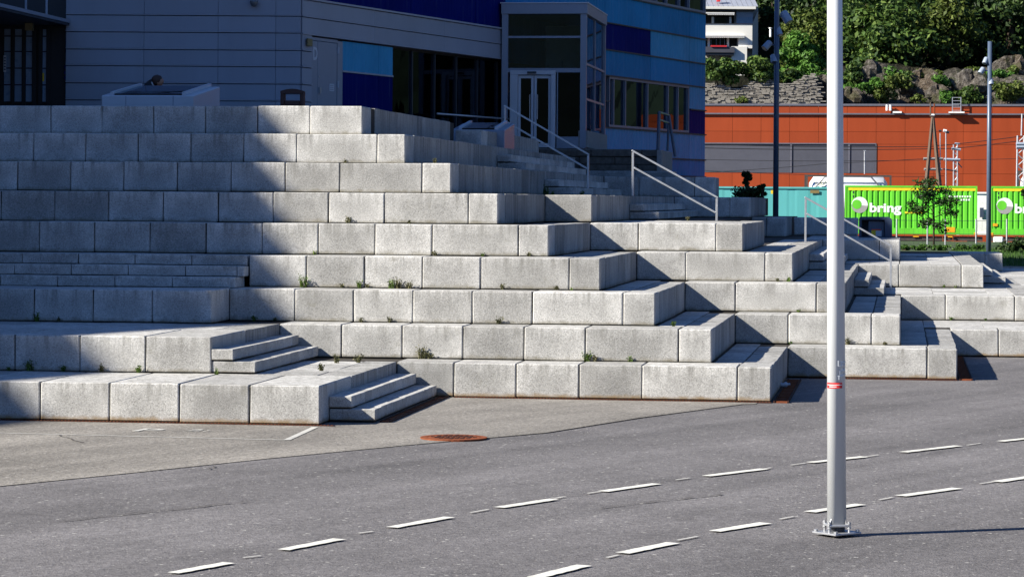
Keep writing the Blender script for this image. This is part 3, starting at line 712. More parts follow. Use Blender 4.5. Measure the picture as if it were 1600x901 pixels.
# door D
dr = fb('door', F2, .98, 2.05, 4.85, 7.0, -.02, .085, 'door', B, .01)
fb('door_leaf', F2, .64, .965, 4.85, 7.0, -.02, .085, 'door', B, .01)
fb('door_frame', F2, 2.07, 2.36, 4.85, 7.06, -.05, .09, 'door', B)
fb('door_lintel', F2, .63, 2.07, 7.01, 7.085, -.05, .09, 'door', B)
for z in (5.9, 6.75, 5.2):
    fb('hinge', F2, 2.055, 2.085, z, z + .16, .09, .13, 'white_metal', dr)
fb('handle', F2, 1.02, 1.08, 5.72, 5.86, .085, .14, 'galv', dr)
fb('lock', F2, 1.03, 1.06, 6.12, 6.15, .085, .10, 'galv', dr)
tD, zD = F2.hit(490.5, 94)
o = text_mesh('door_letter', 'D', .42, M['white_metal'], dr, .004, .012)
zx = Vector((F2.e[0], F2.e[1], 0)); nx = Vector((F2.n[0], F2.n[1], 0))
def onface(o, F, t, z, d, sx=1, sy=1):
    e = Vector((F.e[0], F.e[1], 0)); n = Vector((F.n[0], F.n[1], 0)); p = F.p(t, z, d)
    o.matrix_local = Matrix(((e.x * sx, 0, n.x, p.x), (e.y * sx, 0, n.y, p.y), (0, sy, 0, p.z), (0, 0, 0, 1)))
onface(o, F2, .70, zD + .0, .089, .82, 1.05)
tN, zN = F2.hit(513, 137)
nt_ = fb('notice', F2, tN - .12, tN + .14, zN - .09, zN + .09, .0855, .092, 'white_metal', dr)
for i in range(3): fb('print', F2, tN - .09, tN + .10, zN - .06 + i * .05, zN - .04 + i * .05, .0925, .0935, 'door', nt_)
fb('wall_lamp', F2, .26, .50, 6.84, 7.03, .126, .19, 'lampbox', B, .015)
# blue panels beside the door
for t0, t1 in ((2.41, 4.55), (4.56, 5.41)):
    fb('blue_panel', F2, t0, t1, 6.35, 7.08, -.05, .05, 'blue_light'); fb('navy_panel', F2, t0, t1, 4.75, 6.30, -.05, .05, 'navy')
fb('panel_rail', F2, 2.41, 5.41, 6.305, 6.345, -.05, .08, 'clad_trim')
# glazed hall behind the opening
fb('hall_back_wall', F2, 5.45, 12.79, 4.0, 7.0, -5.45, -5.3, 'interior'); fb('hall_floor', F2, 5.4, 12.9, 4.5, 4.75, -5.4, .05, 'conc_light')
for i in range(6): fb('ceiling_board', F2, 5.45 + i * 1.22, 5.45 + i * 1.22 + 1.15, 6.86, 6.99, -5.2, -.25, 'ceil')
for t in (6.2, 8.0, 9.8): fb('ceiling_beam', F2, t, t + .1, 6.62, 6.85, -5.2, -.4, 'ceil')
for i in range(5): fb('hall_glass', F2, 5.46 + i * 1.465, 5.46 + i * 1.465 + 1.40, 4.8, 7.05, -.12, -.105, 'glass_hall')
for i in range(6): fb('mullion', F2, 5.42 + i * 1.465, 5.465 + i * 1.465, 4.76, 7.07, -.16, -.06, 'dark')
m = MB(); tt, zz = F2.hit(683, 150); pcol = F2.p(tt + .1, 4.75, -1.6)
m.tube([pcol, pcol + Vector((.05, 0, .8)), pcol + Vector((-.03, 0, 1.6)), pcol + Vector((.06, 0, 2.2))], [.16, .13, .14, .12], 10); m.build('column', M['bark'], B, True)
fb('green_board', F2, 8.9, 9.6, 4.9, 5.8, -2.0, -1.9, 'leaf' if False else 'teal_c')
m = MB(); a_, b_ = F2.p(7.6, 5.42, .35), F2.p(13.2, 5.42, .35); m.tube([a_, b_], .025, 8); m.build('hall_rail', M['galv'], B, True)
# blue facade at the right
BZ = [3.0, 3.97, 4.55, 5.42, 6.25, 7.05, 7.86, 8.70, 9.58]
def bp(t0, t1, z0, z1, mat): fb('facade_panel', F2, t0 + .012, t1 - .012, z0 + .012, z1 - .012, -.05, .06, mat)
for z in BZ[1:]:
    if z == 6.25: fb('facade_rail', F2, 13.0, 21.4, z - .03, z + .008, -.05, .11, 'dark'); fb('facade_rail', F2, 29.25, 30.92, z - .03, z + .008, -.05, .11, 'dark')
    else: fb('facade_rail', F2, 13.0, 30.92, z - .03, z + .008, -.05, .11, 'dark')
mods = [13.0, 17.2, 21.05, 25.28, 29.22, 30.9]
rows = {0: ['blue_mid'] * 5, 1: ['blue_mid'] * 5, 2: ['blue_light'] * 5, 3: [None, None, 'win', 'win', 'navy'], 4: [None, None, 'win', 'win', 'blue_light'],
        5: ['blue_mid'] * 5, 6: ['blue_mid', 'navy', 'navy', 'blue_light', 'blue_light'], 7: ['blue_mid'] * 5}
for r_, mats in rows.items():
    for i, mt in enumerate(mats):
        if mt and mt != 'win': bp(mods[i], mods[i + 1], BZ[r_], BZ[r_ + 1], mt)
for i in (0, 1): bp(mods[i], mods[i + 1], BZ[3], BZ[5], 'navy')
def window(F, t0, t1, z0, z1, nm, par=B, fm='light_metal', gm='glass_dark', dep=.06, wid=.07):
    w = MB()
    w.fbox(F, t0, t1, z0, z0 + wid, -.05, dep); w.fbox(F, t0, t1, z1 - wid, z1, -.05, dep)
    w.fbox(F, t0, t0 + wid, z0 + wid, z1 - wid, -.05, dep); w.fbox(F, t1 - wid, t1, z0 + wid, z1 - wid, -.05, dep)
    wo = w.build('window', M[fm], par)
    ts = [t0 + wid] + nm + [t1 - wid]
    for i in range(len(ts) - 1):
        fb('pane', F, ts[i] + .004, ts[i + 1] - .004, z0 + wid, z1 - wid, -.04, -.03, gm, wo)
        if i: fb('mullion', F, ts[i] - .035, ts[i] + .035, z0 + wid, z1 - wid, -.045, dep - .01, fm, wo)
    fb('dark_backing', F, t0 + wid, t1 - wid, z0 + wid, z1 - wid, -.34, -.33, 'interior', wo)  # near-black sheet behind the panes
    return wo
window(F2, 21.48, 29.20, 5.44, 7.02, [21.93, 23.0, 25.1, 27.1, 28.1])
# upper window strip
bp(13.0, 23.4, 9.58, 11.0, 'blue_mid'); window(F2, 23.4, 30.9, 9.6, 11.0, [24.7, 25.9, 26.9, 28.2, 29.2])
bp(13, 30.9, 11.0, 12.1, 'navy')
# left end: canopy and glazed doors
cp = thing('entrance_canopy', 'dark flat canopy over the glass doors at the far left', 'canopy')
tc_, zc_ = F1.hit(110, 33)
vd = Vector((math.sin(PSI + 0) * 0, 1, 0))
e65 = (math.sin(math.radians(-1.4)), math.cos(math.radians(-1.4)))
pc = F1.p(tc_, 0, 0)
def canp(k, w): return Vector((pc.x - e65[0] * k + F1.e[0] * w, pc.y - e65[1] * k + F1.e[1] * w, 0))
m = MB(); prism(m, [canp(-.1, 0), canp(14, 0), canp(14, 9), canp(-.1, 9)], zc_ - .12, zc_); m.build('slab', M['dark'], cp)
m = MB(); prism(m, [canp(0, -.03), canp(14, -.03), canp(14, 0), canp(0, 0)], zc_ - .06, zc_ + .02); m.build('edge_trim', M['clad'], cp)
for px in (46, 78):
    tt, zz = F1.hit(px, 10); m = MB(); p0 = F1.p(tt, zc_, .5); m.tube([p0, p0 + Vector((0, 0, 2))], .03, 8); m.build('tie_rod', M['lamp_head'], cp)
tt, zz = F1.hit(57, 27); fb('canopy_lamp', F1, tt - .09, tt + .09, zc_ - .30, zc_ - .13, .9, 1.1, 'lampbox', cp)
gd = thing('glass_doors', 'dark framed glazed double doors with gridded panes under the left canopy', 'door')
fb('wall_panel', F1, 5.61, 7.2, 4.5, zc_ - .13, -.05, .02, 'black', gd)  # black panel stands in for the deep shade of the porch
def gx(px): return F1.hit(px, 100)[0]
zt, zb = F1.hit(40, 45)[1], 4.85
fb('surround', F1, gx(106), 9.2, zt - .0, zc_ - .13, .021, .06, 'black', gd)
yy = [45, 57, 81, 107, 133, 160]
cols = [(6, 19), (22, 36), (40, 53), (65, 75)]
for (a, b) in cols:
    for i in range(len(yy) - 1):
        z1, z0 = F1.hit(40, yy[i] + 1)[1], F1.hit(40, yy[i + 1] - 1)[1]
        fb('pane', F1, gx(b), gx(a), z0, z1, .045, .055, 'frost', gd)
for i in range(5): fb('pane', F1, gx(75) + .9 + i * .001, gx(75) + .91, 5, 5.1, .03, .04, 'frost', gd) if False else None
for px in (4, 20.5, 38, 54, 64, 76): fb('stile', F1, gx(px) - .05, gx(px) + .05, zb, zt, .02, .075, 'black', gd)
nz = F1.hit(8, 100)[1]; fb('notice', F1, gx(10.5), gx(6.5), nz - .2, nz + .2, .077, .08, 'white_metal', gd)
for i in range(5): fb('print', F1, gx(9.8), gx(7.2), nz - .16 + i * .07, nz - .12 + i * .07, .0805, .082, 'blue_box', gd)
tt, zz = F1.hit(104, 113)
for i, c_ in enumerate((0, 1, 2)): fb('door_sign', F1, tt - .05, tt + .05, zz - .18 + i * .13, zz - .1 + i * .13, .062, .066, 'navy', gd)
tt, zz = F1.hit(67, 121); fb('yellow_mark', F1, tt - .04, tt + .04, zz - .1, zz + .1, .058, .06, 'yellow_s', gd)
tt, zz = F1.hit(398, 6)
sc = thing('dome_camera', 'small dome security camera on the grey cladding near the top edge', 'camera')
m = MB(); c0 = F1.p(tt, zz, .2)
m.tube([F1.p(tt, zz + .08, .1), F1.p(tt, zz + .08, .24)], .07, 10); m.build('bracket', M['lamp_head'], sc)
m = MB(); m.tube([c0 + Vector((0, 0, .06)), c0 + Vector((0, 0, 0)), c0 + Vector((0, 0, -.06)), c0 + Vector((0, 0, -.09))], [.1, .1, .075, .02], 12); m.build('dome', M['lens'], sc, True)
# plaza floor behind the top tier
m = MB(); prism(m, [Vector((-40, 52.2, 0)), Vector((-10.5, 52.2, 0)), Vector((-10.5, 63, 0)), F2.p(13, 0, -.2), F2.p(0, 0, -.2), F1.p(25, 0, -.2)], 4.2, 4.70); tag(m.build('plaza', M['conc_light']), kind='structure')
# skylights
def skylight(label, u0, u1, v0, v1, z0, zf, zb_, mt='white_metal'):
    s = thing('skylight', label, 'skylight', 'white framed skylight boxes')
    m = MB(); m.hexa([(u0, v0, z0), (u1, v0, z0), (u1, v1, z0), (u0, v1, z0), (u0, v0, zf), (u1, v0, zf), (u1, v1, zb_), (u0, v1, zb_)]); m.build('box', M[mt], s, bevel=.015)
    f = .24; sl = (zb_ - zf) / (v1 - v0)
    def P(u, v, dz): return Vector((u, v, zf + sl * (v - v0) + dz))
    m = MB(); m.hexa([P(u0 + f, v0 + .1, .004), P(u1 - f, v0 + .1, .004), P(u1 - f, v1 - .12, .004), P(u0 + f, v1 - .12, .004), P(u0 + f, v0 + .1, .03), P(u1 - f, v0 + .1, .03), P(u1 - f, v1 - .12, .03), P(u0 + f, v1 - .12, .03)]); m.build('glazing', M['glass_dark'], s)
    for ua, ub_ in ((u0 + f - .07, u0 + f), (u1 - f, u1 - f + .07)):
        m = MB(); m.hexa([P(ua, v0 + .03, .003), P(ub_, v0 + .03, .003), P(ub_, v1 - .03, .003), P(ua, v1 - .03, .003), P(ua, v0 + .03, .07), P(ub_, v0 + .03, .07), P(ub_, v1 - .03, .07), P(ua, v1 - .03, .07)]); m.build('bar', M['white_metal'], s)
    for x in (u0 + .5, u1 - .42):
        m = MB(); m.box(x, x + .012, v0 - .006, v0 + .02, z0, zf - .01); m.build('seam', M['light_metal'], s)
    return s
a = atY(163, 150, 56.5); b = atY(311, 150, 56.5)
skylight('white framed skylight box on the plaza in front of the bowed person', a[0], b[0], a[1] - .2, a[1] + 2.0, 4.6, a[2], a[2] + .27)
a = atY(705, 203, 65.5); b = atY(790, 203, 65.5)
skylight('second white framed skylight box left of the glass entrance tower', a[0], b[0], a[1], a[1] + 1.7, 4.2, a[2], a[2] + .2, 'light_metal')
# litter bin on the plaza
lb = thing('litter_bin', 'dark brown litter bin with a rectangular opening, on the plaza by door D', 'bin')
a = atY(438, 163, 62.0); b = atY(475, 139, 62.0)
Fb = Frame((a[0], a[1]), (cP, sP), (sP, -cP)); wbin = (b[0] - a[0]) / cP; zt_ = b[2]
m = MB()
m.fbox(Fb, 0, .09, 4.7, zt_ - .05, -.4, 0); m.fbox(Fb, wbin - .09, wbin, 4.7, zt_ - .05, -.4, 0); m.fbox(Fb, .09, wbin - .09, 4.7, zt_ - .26, -.4, 0); m.build('body', M['brown_bin'], lb, bevel=.015)
m = MB(); n_ = 8; top = [(wbin * i / n_, zt_ - .05 + .05 * math.sin(math.pi * i / n_)) for i in range(n_ + 1)]
ps = [(0, zt_ - .11)] + top + [(wbin, zt_ - .11)]
m.add([Fb.p(t, z, .02) for t, z in ps] + [Fb.p(t, z, -.42) for t, z in ps], [tuple(range(len(ps))), tuple(range(len(ps), 2 * len(ps)))[::-1]] + [(i, (i + 1) % len(ps), len(ps) + (i + 1) % len(ps), len(ps) + i) for i in range(len(ps))]); m.build('hood', M['brown_bin'], lb)
# person with bowed head behind the skylight
pr = thing('person', 'person in a dark coat bowing the head behind the skylight box', 'person')
hx = atY(243, 129, 60.5); k_ = 1.0; hc = Vector(hx)
bm = bmesh.new()
sk = bpy.data.meshes.new('body')
ax = Vector((cP, sP, 0)); fw_ = Vector((sP, -cP, 0))
pv = [hc + ax * -.18 + Vector((0, 0, -.62)), hc + ax * -.17 + Vector((0, 0, -.36)), hc + ax * -.19 + Vector((0, 0, -.02)), hc + ax * -.09 + Vector((0, 0, .02)) , hc + ax * .03 + Vector((0, 0, .005)),
      hc + ax * -.17 - fw_ * .2 + Vector((0, 0, -.16)), hc + ax * -.12 - fw_ * .24 + Vector((0, 0, -.42)), hc + ax * .1 - fw_ * .1 + Vector((0, 0, -.5)),
      hc + ax * -.13 + fw_ * .2 + Vector((0, 0, -.16)), hc + ax * -.08 + fw_ * .24 + Vector((0, 0, -.42)), hc + ax * .14 + fw_ * .1 + Vector((0, 0, -.5)),
      hc + ax * .05 + fw_ * .12 + Vector((0, 0, -.68)), hc + ax * .3 + fw_ * .12 + Vector((0, 0, -.66)), hc + ax * .3 + fw_ * .12 + Vector((0, 0, -1.08)),
      hc + ax * .05 - fw_ * .12 + Vector((0, 0, -.68)), hc + ax * .3 - fw_ * .12 + Vector((0, 0, -.66)), hc + ax * .3 - fw_ * .12 + Vector((0, 0, -1.08))]
ed = [(0, 1), (1, 2), (2, 3), (3, 4), (2, 5), (5, 6), (6, 7), (2, 8), (8, 9), (9, 10), (0, 11), (11, 12), (12, 13), (0, 14), (14, 15), (15, 16)]
rad = [.18, .20, .165, .06, .055, .075, .06, .04, .075, .06, .04, .09, .08, .05, .09, .08, .05]
sk.from_pydata([tuple(p) for p in pv], ed, []); ob = link('body', sk, M['coat'], pr)
md = ob.modifiers.new('skin', 'SKIN')
for i, r_ in enumerate(rad): sk.skin_vertices[0].data[i].radius = (r_, r_)
sk.skin_vertices[0].data[0].use_root = True
ob.modifiers.new('sub', 'SUBSURF').levels = 2; ob.modifiers['sub'].render_levels = 2
def blob(name, mat, parent, c, r, rot=0, seed=1, amp=.0, n=16, mm=10):
    m = MB(); rr = random.Random(seed); rows_ = []
    for i in range(mm + 1):
        ph = math.pi * i / mm
        for j in range(n):
            a = 2 * math.pi * j / n; k = 1 + rr.uniform(-amp, amp)
            p = Vector((r[0] * math.sin(ph) * math.cos(a), r[1] * math.sin(ph) * math.sin(a), r[2] * math.cos(ph))) * k
            p = Matrix.Rotation(rot, 3, fw_) @ p; m.v.append(tuple(c + p))
    for i in range(mm):
        for j in range(n): m.f.append((i * n + j, i * n + (j + 1) % n, (i + 1) * n + (j + 1) % n, (i + 1) * n + j))
    bmx = m.build(name, mat, parent, True); return bmx
head = blob('head', M['skin'], pr, hc + ax * .06 + Vector((0, 0, .005)), (.10, .085, .125), -1.0)
blob('hair', M['hair'], pr, hc + ax * .03 + Vector((0, 0, .04)), (.122, .105, .125), -.7, 5, .07)
blob('nose', M['skin'], head, hc + ax * .135 + fw_ * .02 + Vector((0, 0, -.045)), (.022, .014, .018), 0, 2, 0, 8, 6)
blob('ear', M['skin'], head, hc + ax * .05 + fw_ * .08 + Vector((0, 0, -.01)), (.022, .012, .03), 0, 2, 0, 8, 6)
m = MB(); m.tube([hc + ax * -.075 + fw_ * .09 + Vector((0, 0, .0)), hc + ax * -.05 + fw_ * .1 + Vector((0, 0, -.05)), hc + ax * -.02 + fw_ * .09 + Vector((0, 0, -.09))], .018, 6); m.build('collar', M['collar'], pr, True)
# ------------------------------------------------------------------ glass entrance tower
VT = 78.7
tw = thing('entrance_tower', 'glazed entrance tower with white door frames in front of the blue facade', 'entrance')
tl_, tr_ = atv(785, 100, VT)[0], atv(915.5, 100, VT)[0]; ztop, zbot = 8.70, 4.60
FF = Frame((tl_, VT), (1, 0), (0, -1)); W_ = tr_ - tl_
D_ = atu(946, 100, tr_)[0] - VT
FR = Frame((tr_, VT), (0, 1), (1, 0))
def fx(px): return atv(px, 150, VT)[0] - tl_
def fz(py, px=850): return atv(px, py, VT)[1]
fb('roof', FF, -.04, W_ + .04, ztop - .30, ztop, -D_, .05, 'light_metal', tw, .01)
m = MB(); m.fbox(FF, -.06, W_ + .06, ztop, ztop + .03, -D_ - .02, .07); m.build('roof_cap', M['white_metal'], tw)
for t0, t1, d0, d1 in ((-.02, .16, -.16, .01), (W_ - .16, W_ + .01, -.16, .01), (-.02, .14, -D_, -D_ + .15), (W_ - .15, W_ + .01, -D_, -D_ + .15)):
    fb('corner_post', FF, t0, t1, zbot, ztop - .30, d0, d1, 'light_metal', tw)
za, zb2 = fz(58), fz(110)
fb('transom', FF, .16, W_ - .16, za - .03, za + .03, -.10, -.01, 'light_metal', tw); fb('transom', FF, .16, W_ - .16, zb2 - .06, zb2 + .06, -.10, .0, 'light_metal', tw)
fb('pane', FF, .16, W_ - .16, za + .03, ztop - .31, -.06, -.05, 'glass', tw); fb('pane', FF, .16, W_ - .16, zb2 + .06, za - .03, -.06, -.05, 'glass', tw)
xd0, xd1, xd2, xd3, xd4 = fx(797), fx(809), fx(834), fx(861), fx(868)
dt = fz(117)
fb('door_frame', FF, xd0, xd1, zbot, dt, -.12, .03, 'white_metal', tw); fb('door_frame', FF, xd3, xd4, zbot, dt, -.12, .03, 'white_metal', tw)
fb('door_head', FF, xd0, xd4, dt + .004, dt + .12, -.12, .03, 'white_metal', tw)
for i, (x0, x1) in enumerate(((xd1 + .01, xd2 - .01), (xd2 + .01, xd3 - .01))):
    dl = MB(); st = .07; h0 = zbot + .02
    dl.fbox(FF, x0, x0 + st, h0, dt - .02, -.09, -.03); dl.fbox(FF, x1 - st, x1, h0, dt - .02, -.09, -.03); dl.fbox(FF, x0 + st, x1 - st, dt - .10, dt - .02, -.09, -.03); dl.fbox(FF, x0 + st, x1 - st, h0, h0 + .12, -.09, -.03)
    d_ = dl.build('door', M['white_metal'], tw); fb('pane', FF, x0 + st, x1 - st, h0 + .12, dt - .10, -.065, -.055, 'glass_dark', d_)
    m = MB(); xx = x1 - st - .03 if i == 0 else x0 + st + .03
    m.tube([FF.p(xx, h0 + .8, .03), FF.p(xx, h0 + 1.5, .03)], .014, 8); m.build('handle', M['galv'], d_)
fb('sensor', FF, fx(824), fx(838), dt + .03, dt + .09, .03, .08, 'dark', tw)
sx0 = fx(870); fb('pane', FF, sx0 + .03, W_ - .17, fz(213), zb2 - .06, -.06, -.05, 'glass_dark', tw); fb('stile', FF, sx0 - .0, sx0 + .03, zbot, zb2 - .06, -.1, 0, 'light_metal', tw)
fb('sill_panel', FF, sx0 + .03, W_ - .17, zbot, fz(213) - .01, -.10, -.005, 'light_metal', tw)
# right side glazing
ys = [.16, D_ * .5, D_ - .16]
zr = [atu(930, y, tr_)[1] for y in (150,)]
levels = [zbot + .55, 6.0, 7.0, ztop - .31]
for i in range(2):
    for j in range(3): fb('pane', FR, ys[i] + .03, ys[i + 1] - .03, levels[j] + .03, levels[j + 1] - .03, -.06, -.05, 'glass_dark', tw)
for j in range(1, 3): fb('transom', FR, .16, D_ - .15, levels[j] - .03, levels[j] + .03, -.09, -.01, 'light_metal', tw)
fb('mullion', FR, ys[1] - .03, ys[1] + .03, zbot + .55, ztop - .3, -.091, -.012, 'light_metal', tw)
fb('plinth', FR, -.0, D_ + .05, zbot + .02, zbot + .5, -.2, .06, 'conc_light', tw)
fb('inner_bounce_panel', FF, W_ * .36, W_ - .2, 6.9, 8.25, -D_ * .55 - .1, -D_ * .55, 'render_side', tw); fb('inner_bounce_panel', FF, W_ * .62, W_ - .2, zbot + .1, 6.6, -D_ * .6 - .1, -D_ * .6, 'light_metal', tw); fb('back_pane', FF, .16, W_ - .16, zbot + .05, ztop - .32, -D_ + .05, -D_ + .06, 'glass', tw); fb('back_frame', FF, W_ * .48, W_ * .54, zbot + .05, ztop - .32, -D_ + .07, -D_ + .13, 'light_metal', tw); fb('back_frame', FF, .16, W_ * .479, 6.85, 6.95, -D_ + .07, -D_ + .13, 'light_metal', tw); fb('floor', FF, 0, W_, zbot - .02, zbot + .015, -D_, -.13, 'conc_light', tw)  # pale inner panels added to bounce light behind the tower glass
m = MB()
for i in range(8): m.fbox(FF, .5 + i * .12, .62 + i * .12, zbot + .02, zbot + .18 * (i + 1), -D_ + .4, -D_ + 1.6)
m.build('inner_stair', M['clad'], tw)
for i in range(4):
    m = MB(); m.tube([FF.p(.5 + i * .3, zbot + .4 + i * .4, -2.6), FF.p(.5 + i * .3, zbot + 1.4 + i * .4, -2.6)], .02, 6); m.build('inner_baluster', M['light_metal'], tw)
# guard frame beside the blue facade
gr = thing('guard_rail', 'dark blue steel guard frame standing by the blue facade windows', 'guard rail')
def pp(px, py, Y): return Vector(atY(px, py, Y))
for (x0, y0, x1, y1, Y, w) in ((1030, 175, 1027, 267, 80, .05), (1045, 180, 1043, 236, 84, .035), (1045, 180, 1055, 245, 84.0, .045)):
    m = MB(); m.tube([pp(x0, y0, Y), pp(x1, y1, Y)], w, 8); m.build('post', M['lamp_blue'], gr)
for (x0, y0, Y0, x1, y1, Y1) in ((1030, 175, 80, 1045, 180, 84), (1030, 187, 80, 1045, 192, 84)):
    m = MB(); m.tube([pp(x0, y0, Y0), pp(x1, y1, Y1)], .03, 8); m.build('rail', M['lamp_blue'], gr)
# metal sheltered bin with rounded corner
mb_ = thing('metal_bin', 'dark blue rounded metal bin with an open front behind the lower handrail', 'bin')
a = atv(1342, 369, 77.5); b = atv(1394, 339, 77.5)
Fm = Frame((a[0], 77.5), (1, 0), (0, -1)); wb = b[0] - a[0]; z0_ = 4 * R; z1_ = b[1]
def rrect(w, z0, z1, r, n=5):
    p = [(0, z0), (w, z0)]
    for i in range(n + 1): p.append((w - r + r * math.cos(math.pi / 2 * i / n), z1 - r + r * math.sin(math.pi / 2 * i / n)))
    for i in range(n + 1): p.append((r * .5 - r * .5 * math.sin(math.pi / 2 * i / n), z1 - r * .5 + r * .5 * math.cos(math.pi / 2 * i / n)))
    return p
outer = rrect(wb, z0_, z1_, .13); inner = [(min(max(t, .07), wb - .2), min(max(z, z0_ + .02), z1_ - .08)) for t, z in outer]
m = MB(); n = len(outer)
m.add([Fm.p(t, z, 0) for t, z in outer] + [Fm.p(t, z, 0) for t, z in inner] + [Fm.p(t, z, -.9) for t, z in outer] + [Fm.p(t, z, -.6) for t, z in inner],
      [(i, (i + 1) % n, n + (i + 1) % n, n + i) for i in range(n)] + [((i + 1) % n, i, 2 * n + i, 2 * n + (i + 1) % n) for i in range(n)] + [(n + i, n + (i + 1) % n, 3 * n + (i + 1) % n, 3 * n + i) for i in range(n)] + [tuple(range(3 * n, 4 * n))])
m.build('shell', M['blue_box'], mb_)
fb('container', Fm, .26, wb - .22, z0_ + .02, z1_ - .12, -.58, -.15, 'lamp_blue', mb_)
o = fb('sticker', Fm, .34, .56, z0_ + .03, z0_ + .2, -.149, -.145, 'yellow_s', mb_); fb('sticker', Fm, .46, .62, z0_ + .03, z0_ + .19, -.144, -.142, 'white_metal', mb_); fb('sticker', Fm, .34, .60, z0_ + .2, z0_ + .23, -.148, -.143, 'sticker_red', mb_)
# ------------------------------------------------------------------ tall wing outside the frame at the left: it throws the big shade
wg = thing('office_wing', 'tall plain office wing left of the terrace throwing the large shade', 'building')
a0 = Vector((-48.03 + .39 * -4, -4, 0)); a1 = Vector((-48.03 + .39 * 62, 62, 0)); off = Vector((-10, 3.9, 0))
m = MB(); prism(m, [a0, a1, a1 + off, a0 + off], 0, 19.7); m.build('wall', M['office'], wg)
m = MB(); prism(m, [a0 + Vector((0, 0, 0)), a1, a1 + off, a0 + off], 19.71, 20.0); m.build('roof', M['grey_trim'], wg)
dW = (a1 - a0).normalized(); FWg = Frame((a0.x, a0.y), (dW.x, dW.y), (dW.y, -dW.x)); Lw = (a1 - a0).length
for fl in range(5):
    for i in range(10):
        t = 3 + i * (Lw - 6) / 10; wo = fb('window', FWg, t, t + 3.2, 2 + fl * 3.5, 4 + fl * 3.5, -.1, .04, 'dark', wg); fb('pane', FWg, t + .1, t + 3.1, 2.1 + fl * 3.5, 3.9 + fl * 3.5, .041, .045, 'frost', wo)
# ------------------------------------------------------------------ floodlight columns
def flood_column(label, px, Y, ytop, ybot, zb, w, heads, ghead):
    f = thing('floodlight_column', label, 'lamp post', 'blue grey floodlight columns')
    p = Vector(atY(px, 320, Y)); zt = atY(px, ytop, Y)[2]
    m = MB(); m.tube([(p.x, p.y, zb), (p.x, p.y, zt)], [w, w * .85], 12); m.build('shaft', M['lamp_blue'], f, True)
    for (hx_, hy, dx, dz, L_, r_) in heads:
        h = Vector(atY(hx_, hy, Y)); d = Vector((dx * cP, dx * sP, dz)).normalized() * L_ / 2 + Vector((0, -.05, 0))
        h0 = h - d; h1 = h + d
        m = MB(); m.tube([h0, h0 + d * .15, h1 - d * .1, h1], [r_ * .75, r_ * .95, r_, r_], 14); hd = m.build('floodlight', M['lamp_head'], f, True)
        m = MB(); m.tube([h1 - d * .02, h1 + d * .06], [r_ * .93, r_ * .9], 14); m.build('lens', M['lens'], hd)
        m = MB(); m.tube([Vector((p.x, p.y, h.z + .02)), h], .03, 6); m.build('bracket', M['lamp_blue'], hd)
    return f
flood_column('blue grey floodlight column in front of the white apartment house', 1212, 96, -60, 337, 2.0, .10,
             [(1228, 27, .55, -.9, .42, .15), (1216, 48, .4, -1, .34, .11), (1199, 71, -.8, -.9, .3, .12), (1209, 92, .15, -1, .26, .12)], 0)
flood_column('blue grey floodlight column at the right between the green containers', 1545, 112, 65, 393, -.02, .10,
             [(1540, 95, -.4, -1, .25, .1), (1534, 111, -.6, -.9, .26, .11), (1548, 128, .1, -1, .24, .11)], 0)
# ------------------------------------------------------------------ railway: track bed, wagons, containers
VC = 156.0
sheet('track_bed', [(-60, 140), (60, 140), (60, 190), (-60, 190)], .05, M['ballast'])
for vr_ in (VC + .35, VC + 1.85, VC + 10.3, VC + 11.8):
    m = MB(); m.box(-60, 60, vr_, vr_ + .07, .06, .24); tag(m.build('rail', M['rust_dark']), kind='structure')
def container(label, u0, u1, z0, z1, v, mat, depth=2.5, ribs=.30, band_=True, group=None, rd=.05):
    c = thing('container', label, 'container', group)
    m = MB(); fr = .10; x = u0 + fr; top = z1 - fr; bot = z0 + .34 if band_ else z0 + fr
    n = max(int((u1 - u0 - 2 * fr) / ribs), 2); st = (u1 - u0 - 2 * fr) / n
    prof = []
    for i in range(n):
        x = u0 + fr + i * st; prof += [(x, rd), (x + st * .5, rd), (x + st * .62, 0.0), (x + st * .88, 0.0)]
    prof.append((u1 - fr, rd))
    vs = [(x, v + .07 - d, bot) for x, d in prof] + [(x, v + .07 - d, top) for x, d in prof]; k = len(prof)
    m.add(vs, [(i, i + 1, k + i + 1, k + i) for i in range(k - 1)]); m.build('side_wall', mat, c)
    m = MB(); m.box(u0, u0 + fr, v, v + depth, z0, z1); m.box(u1 - fr, u1, v, v + depth, z0, z1); m.box(u0 + fr, u1 - fr, v, v + .12, z1 - fr, z1); m.box(u0 + fr, u1 - fr, v, v + .12, z0, bot); m.build('frame', mat, c)
    m = MB(); m.box(u0 + .02, u1 - .02, v + .1, v + depth, z0 + .02, z1 - .02); m.build('body', mat, c)
    for uu in (u0, u1 - .16):
        m = MB(); m.box(uu - .01, uu + .17, v - .015, v + .16, z0 - .01, z0 + .12); m.build('corner_casting', M['amber'] if band_ else mat, c)
    return c
FC = Frame((0, VC), (1, 0), (0, -1))
zc0, zc1 = 1.37, 4.05
cg = 'green containers with white lettering on the train'
def fit(o, w, h):
    xs = [v.co.x for v in o.data.vertices]; ys = [v.co.y for v in o.data.vertices]
    x0, y0, kx, ky = min(xs), min(ys), w / (max(xs) - min(xs)), h / (max(ys) - min(ys))
    for v in o.data.vertices: v.co.x = (v.co.x - x0) * kx; v.co.y = (v.co.y - y0) * ky
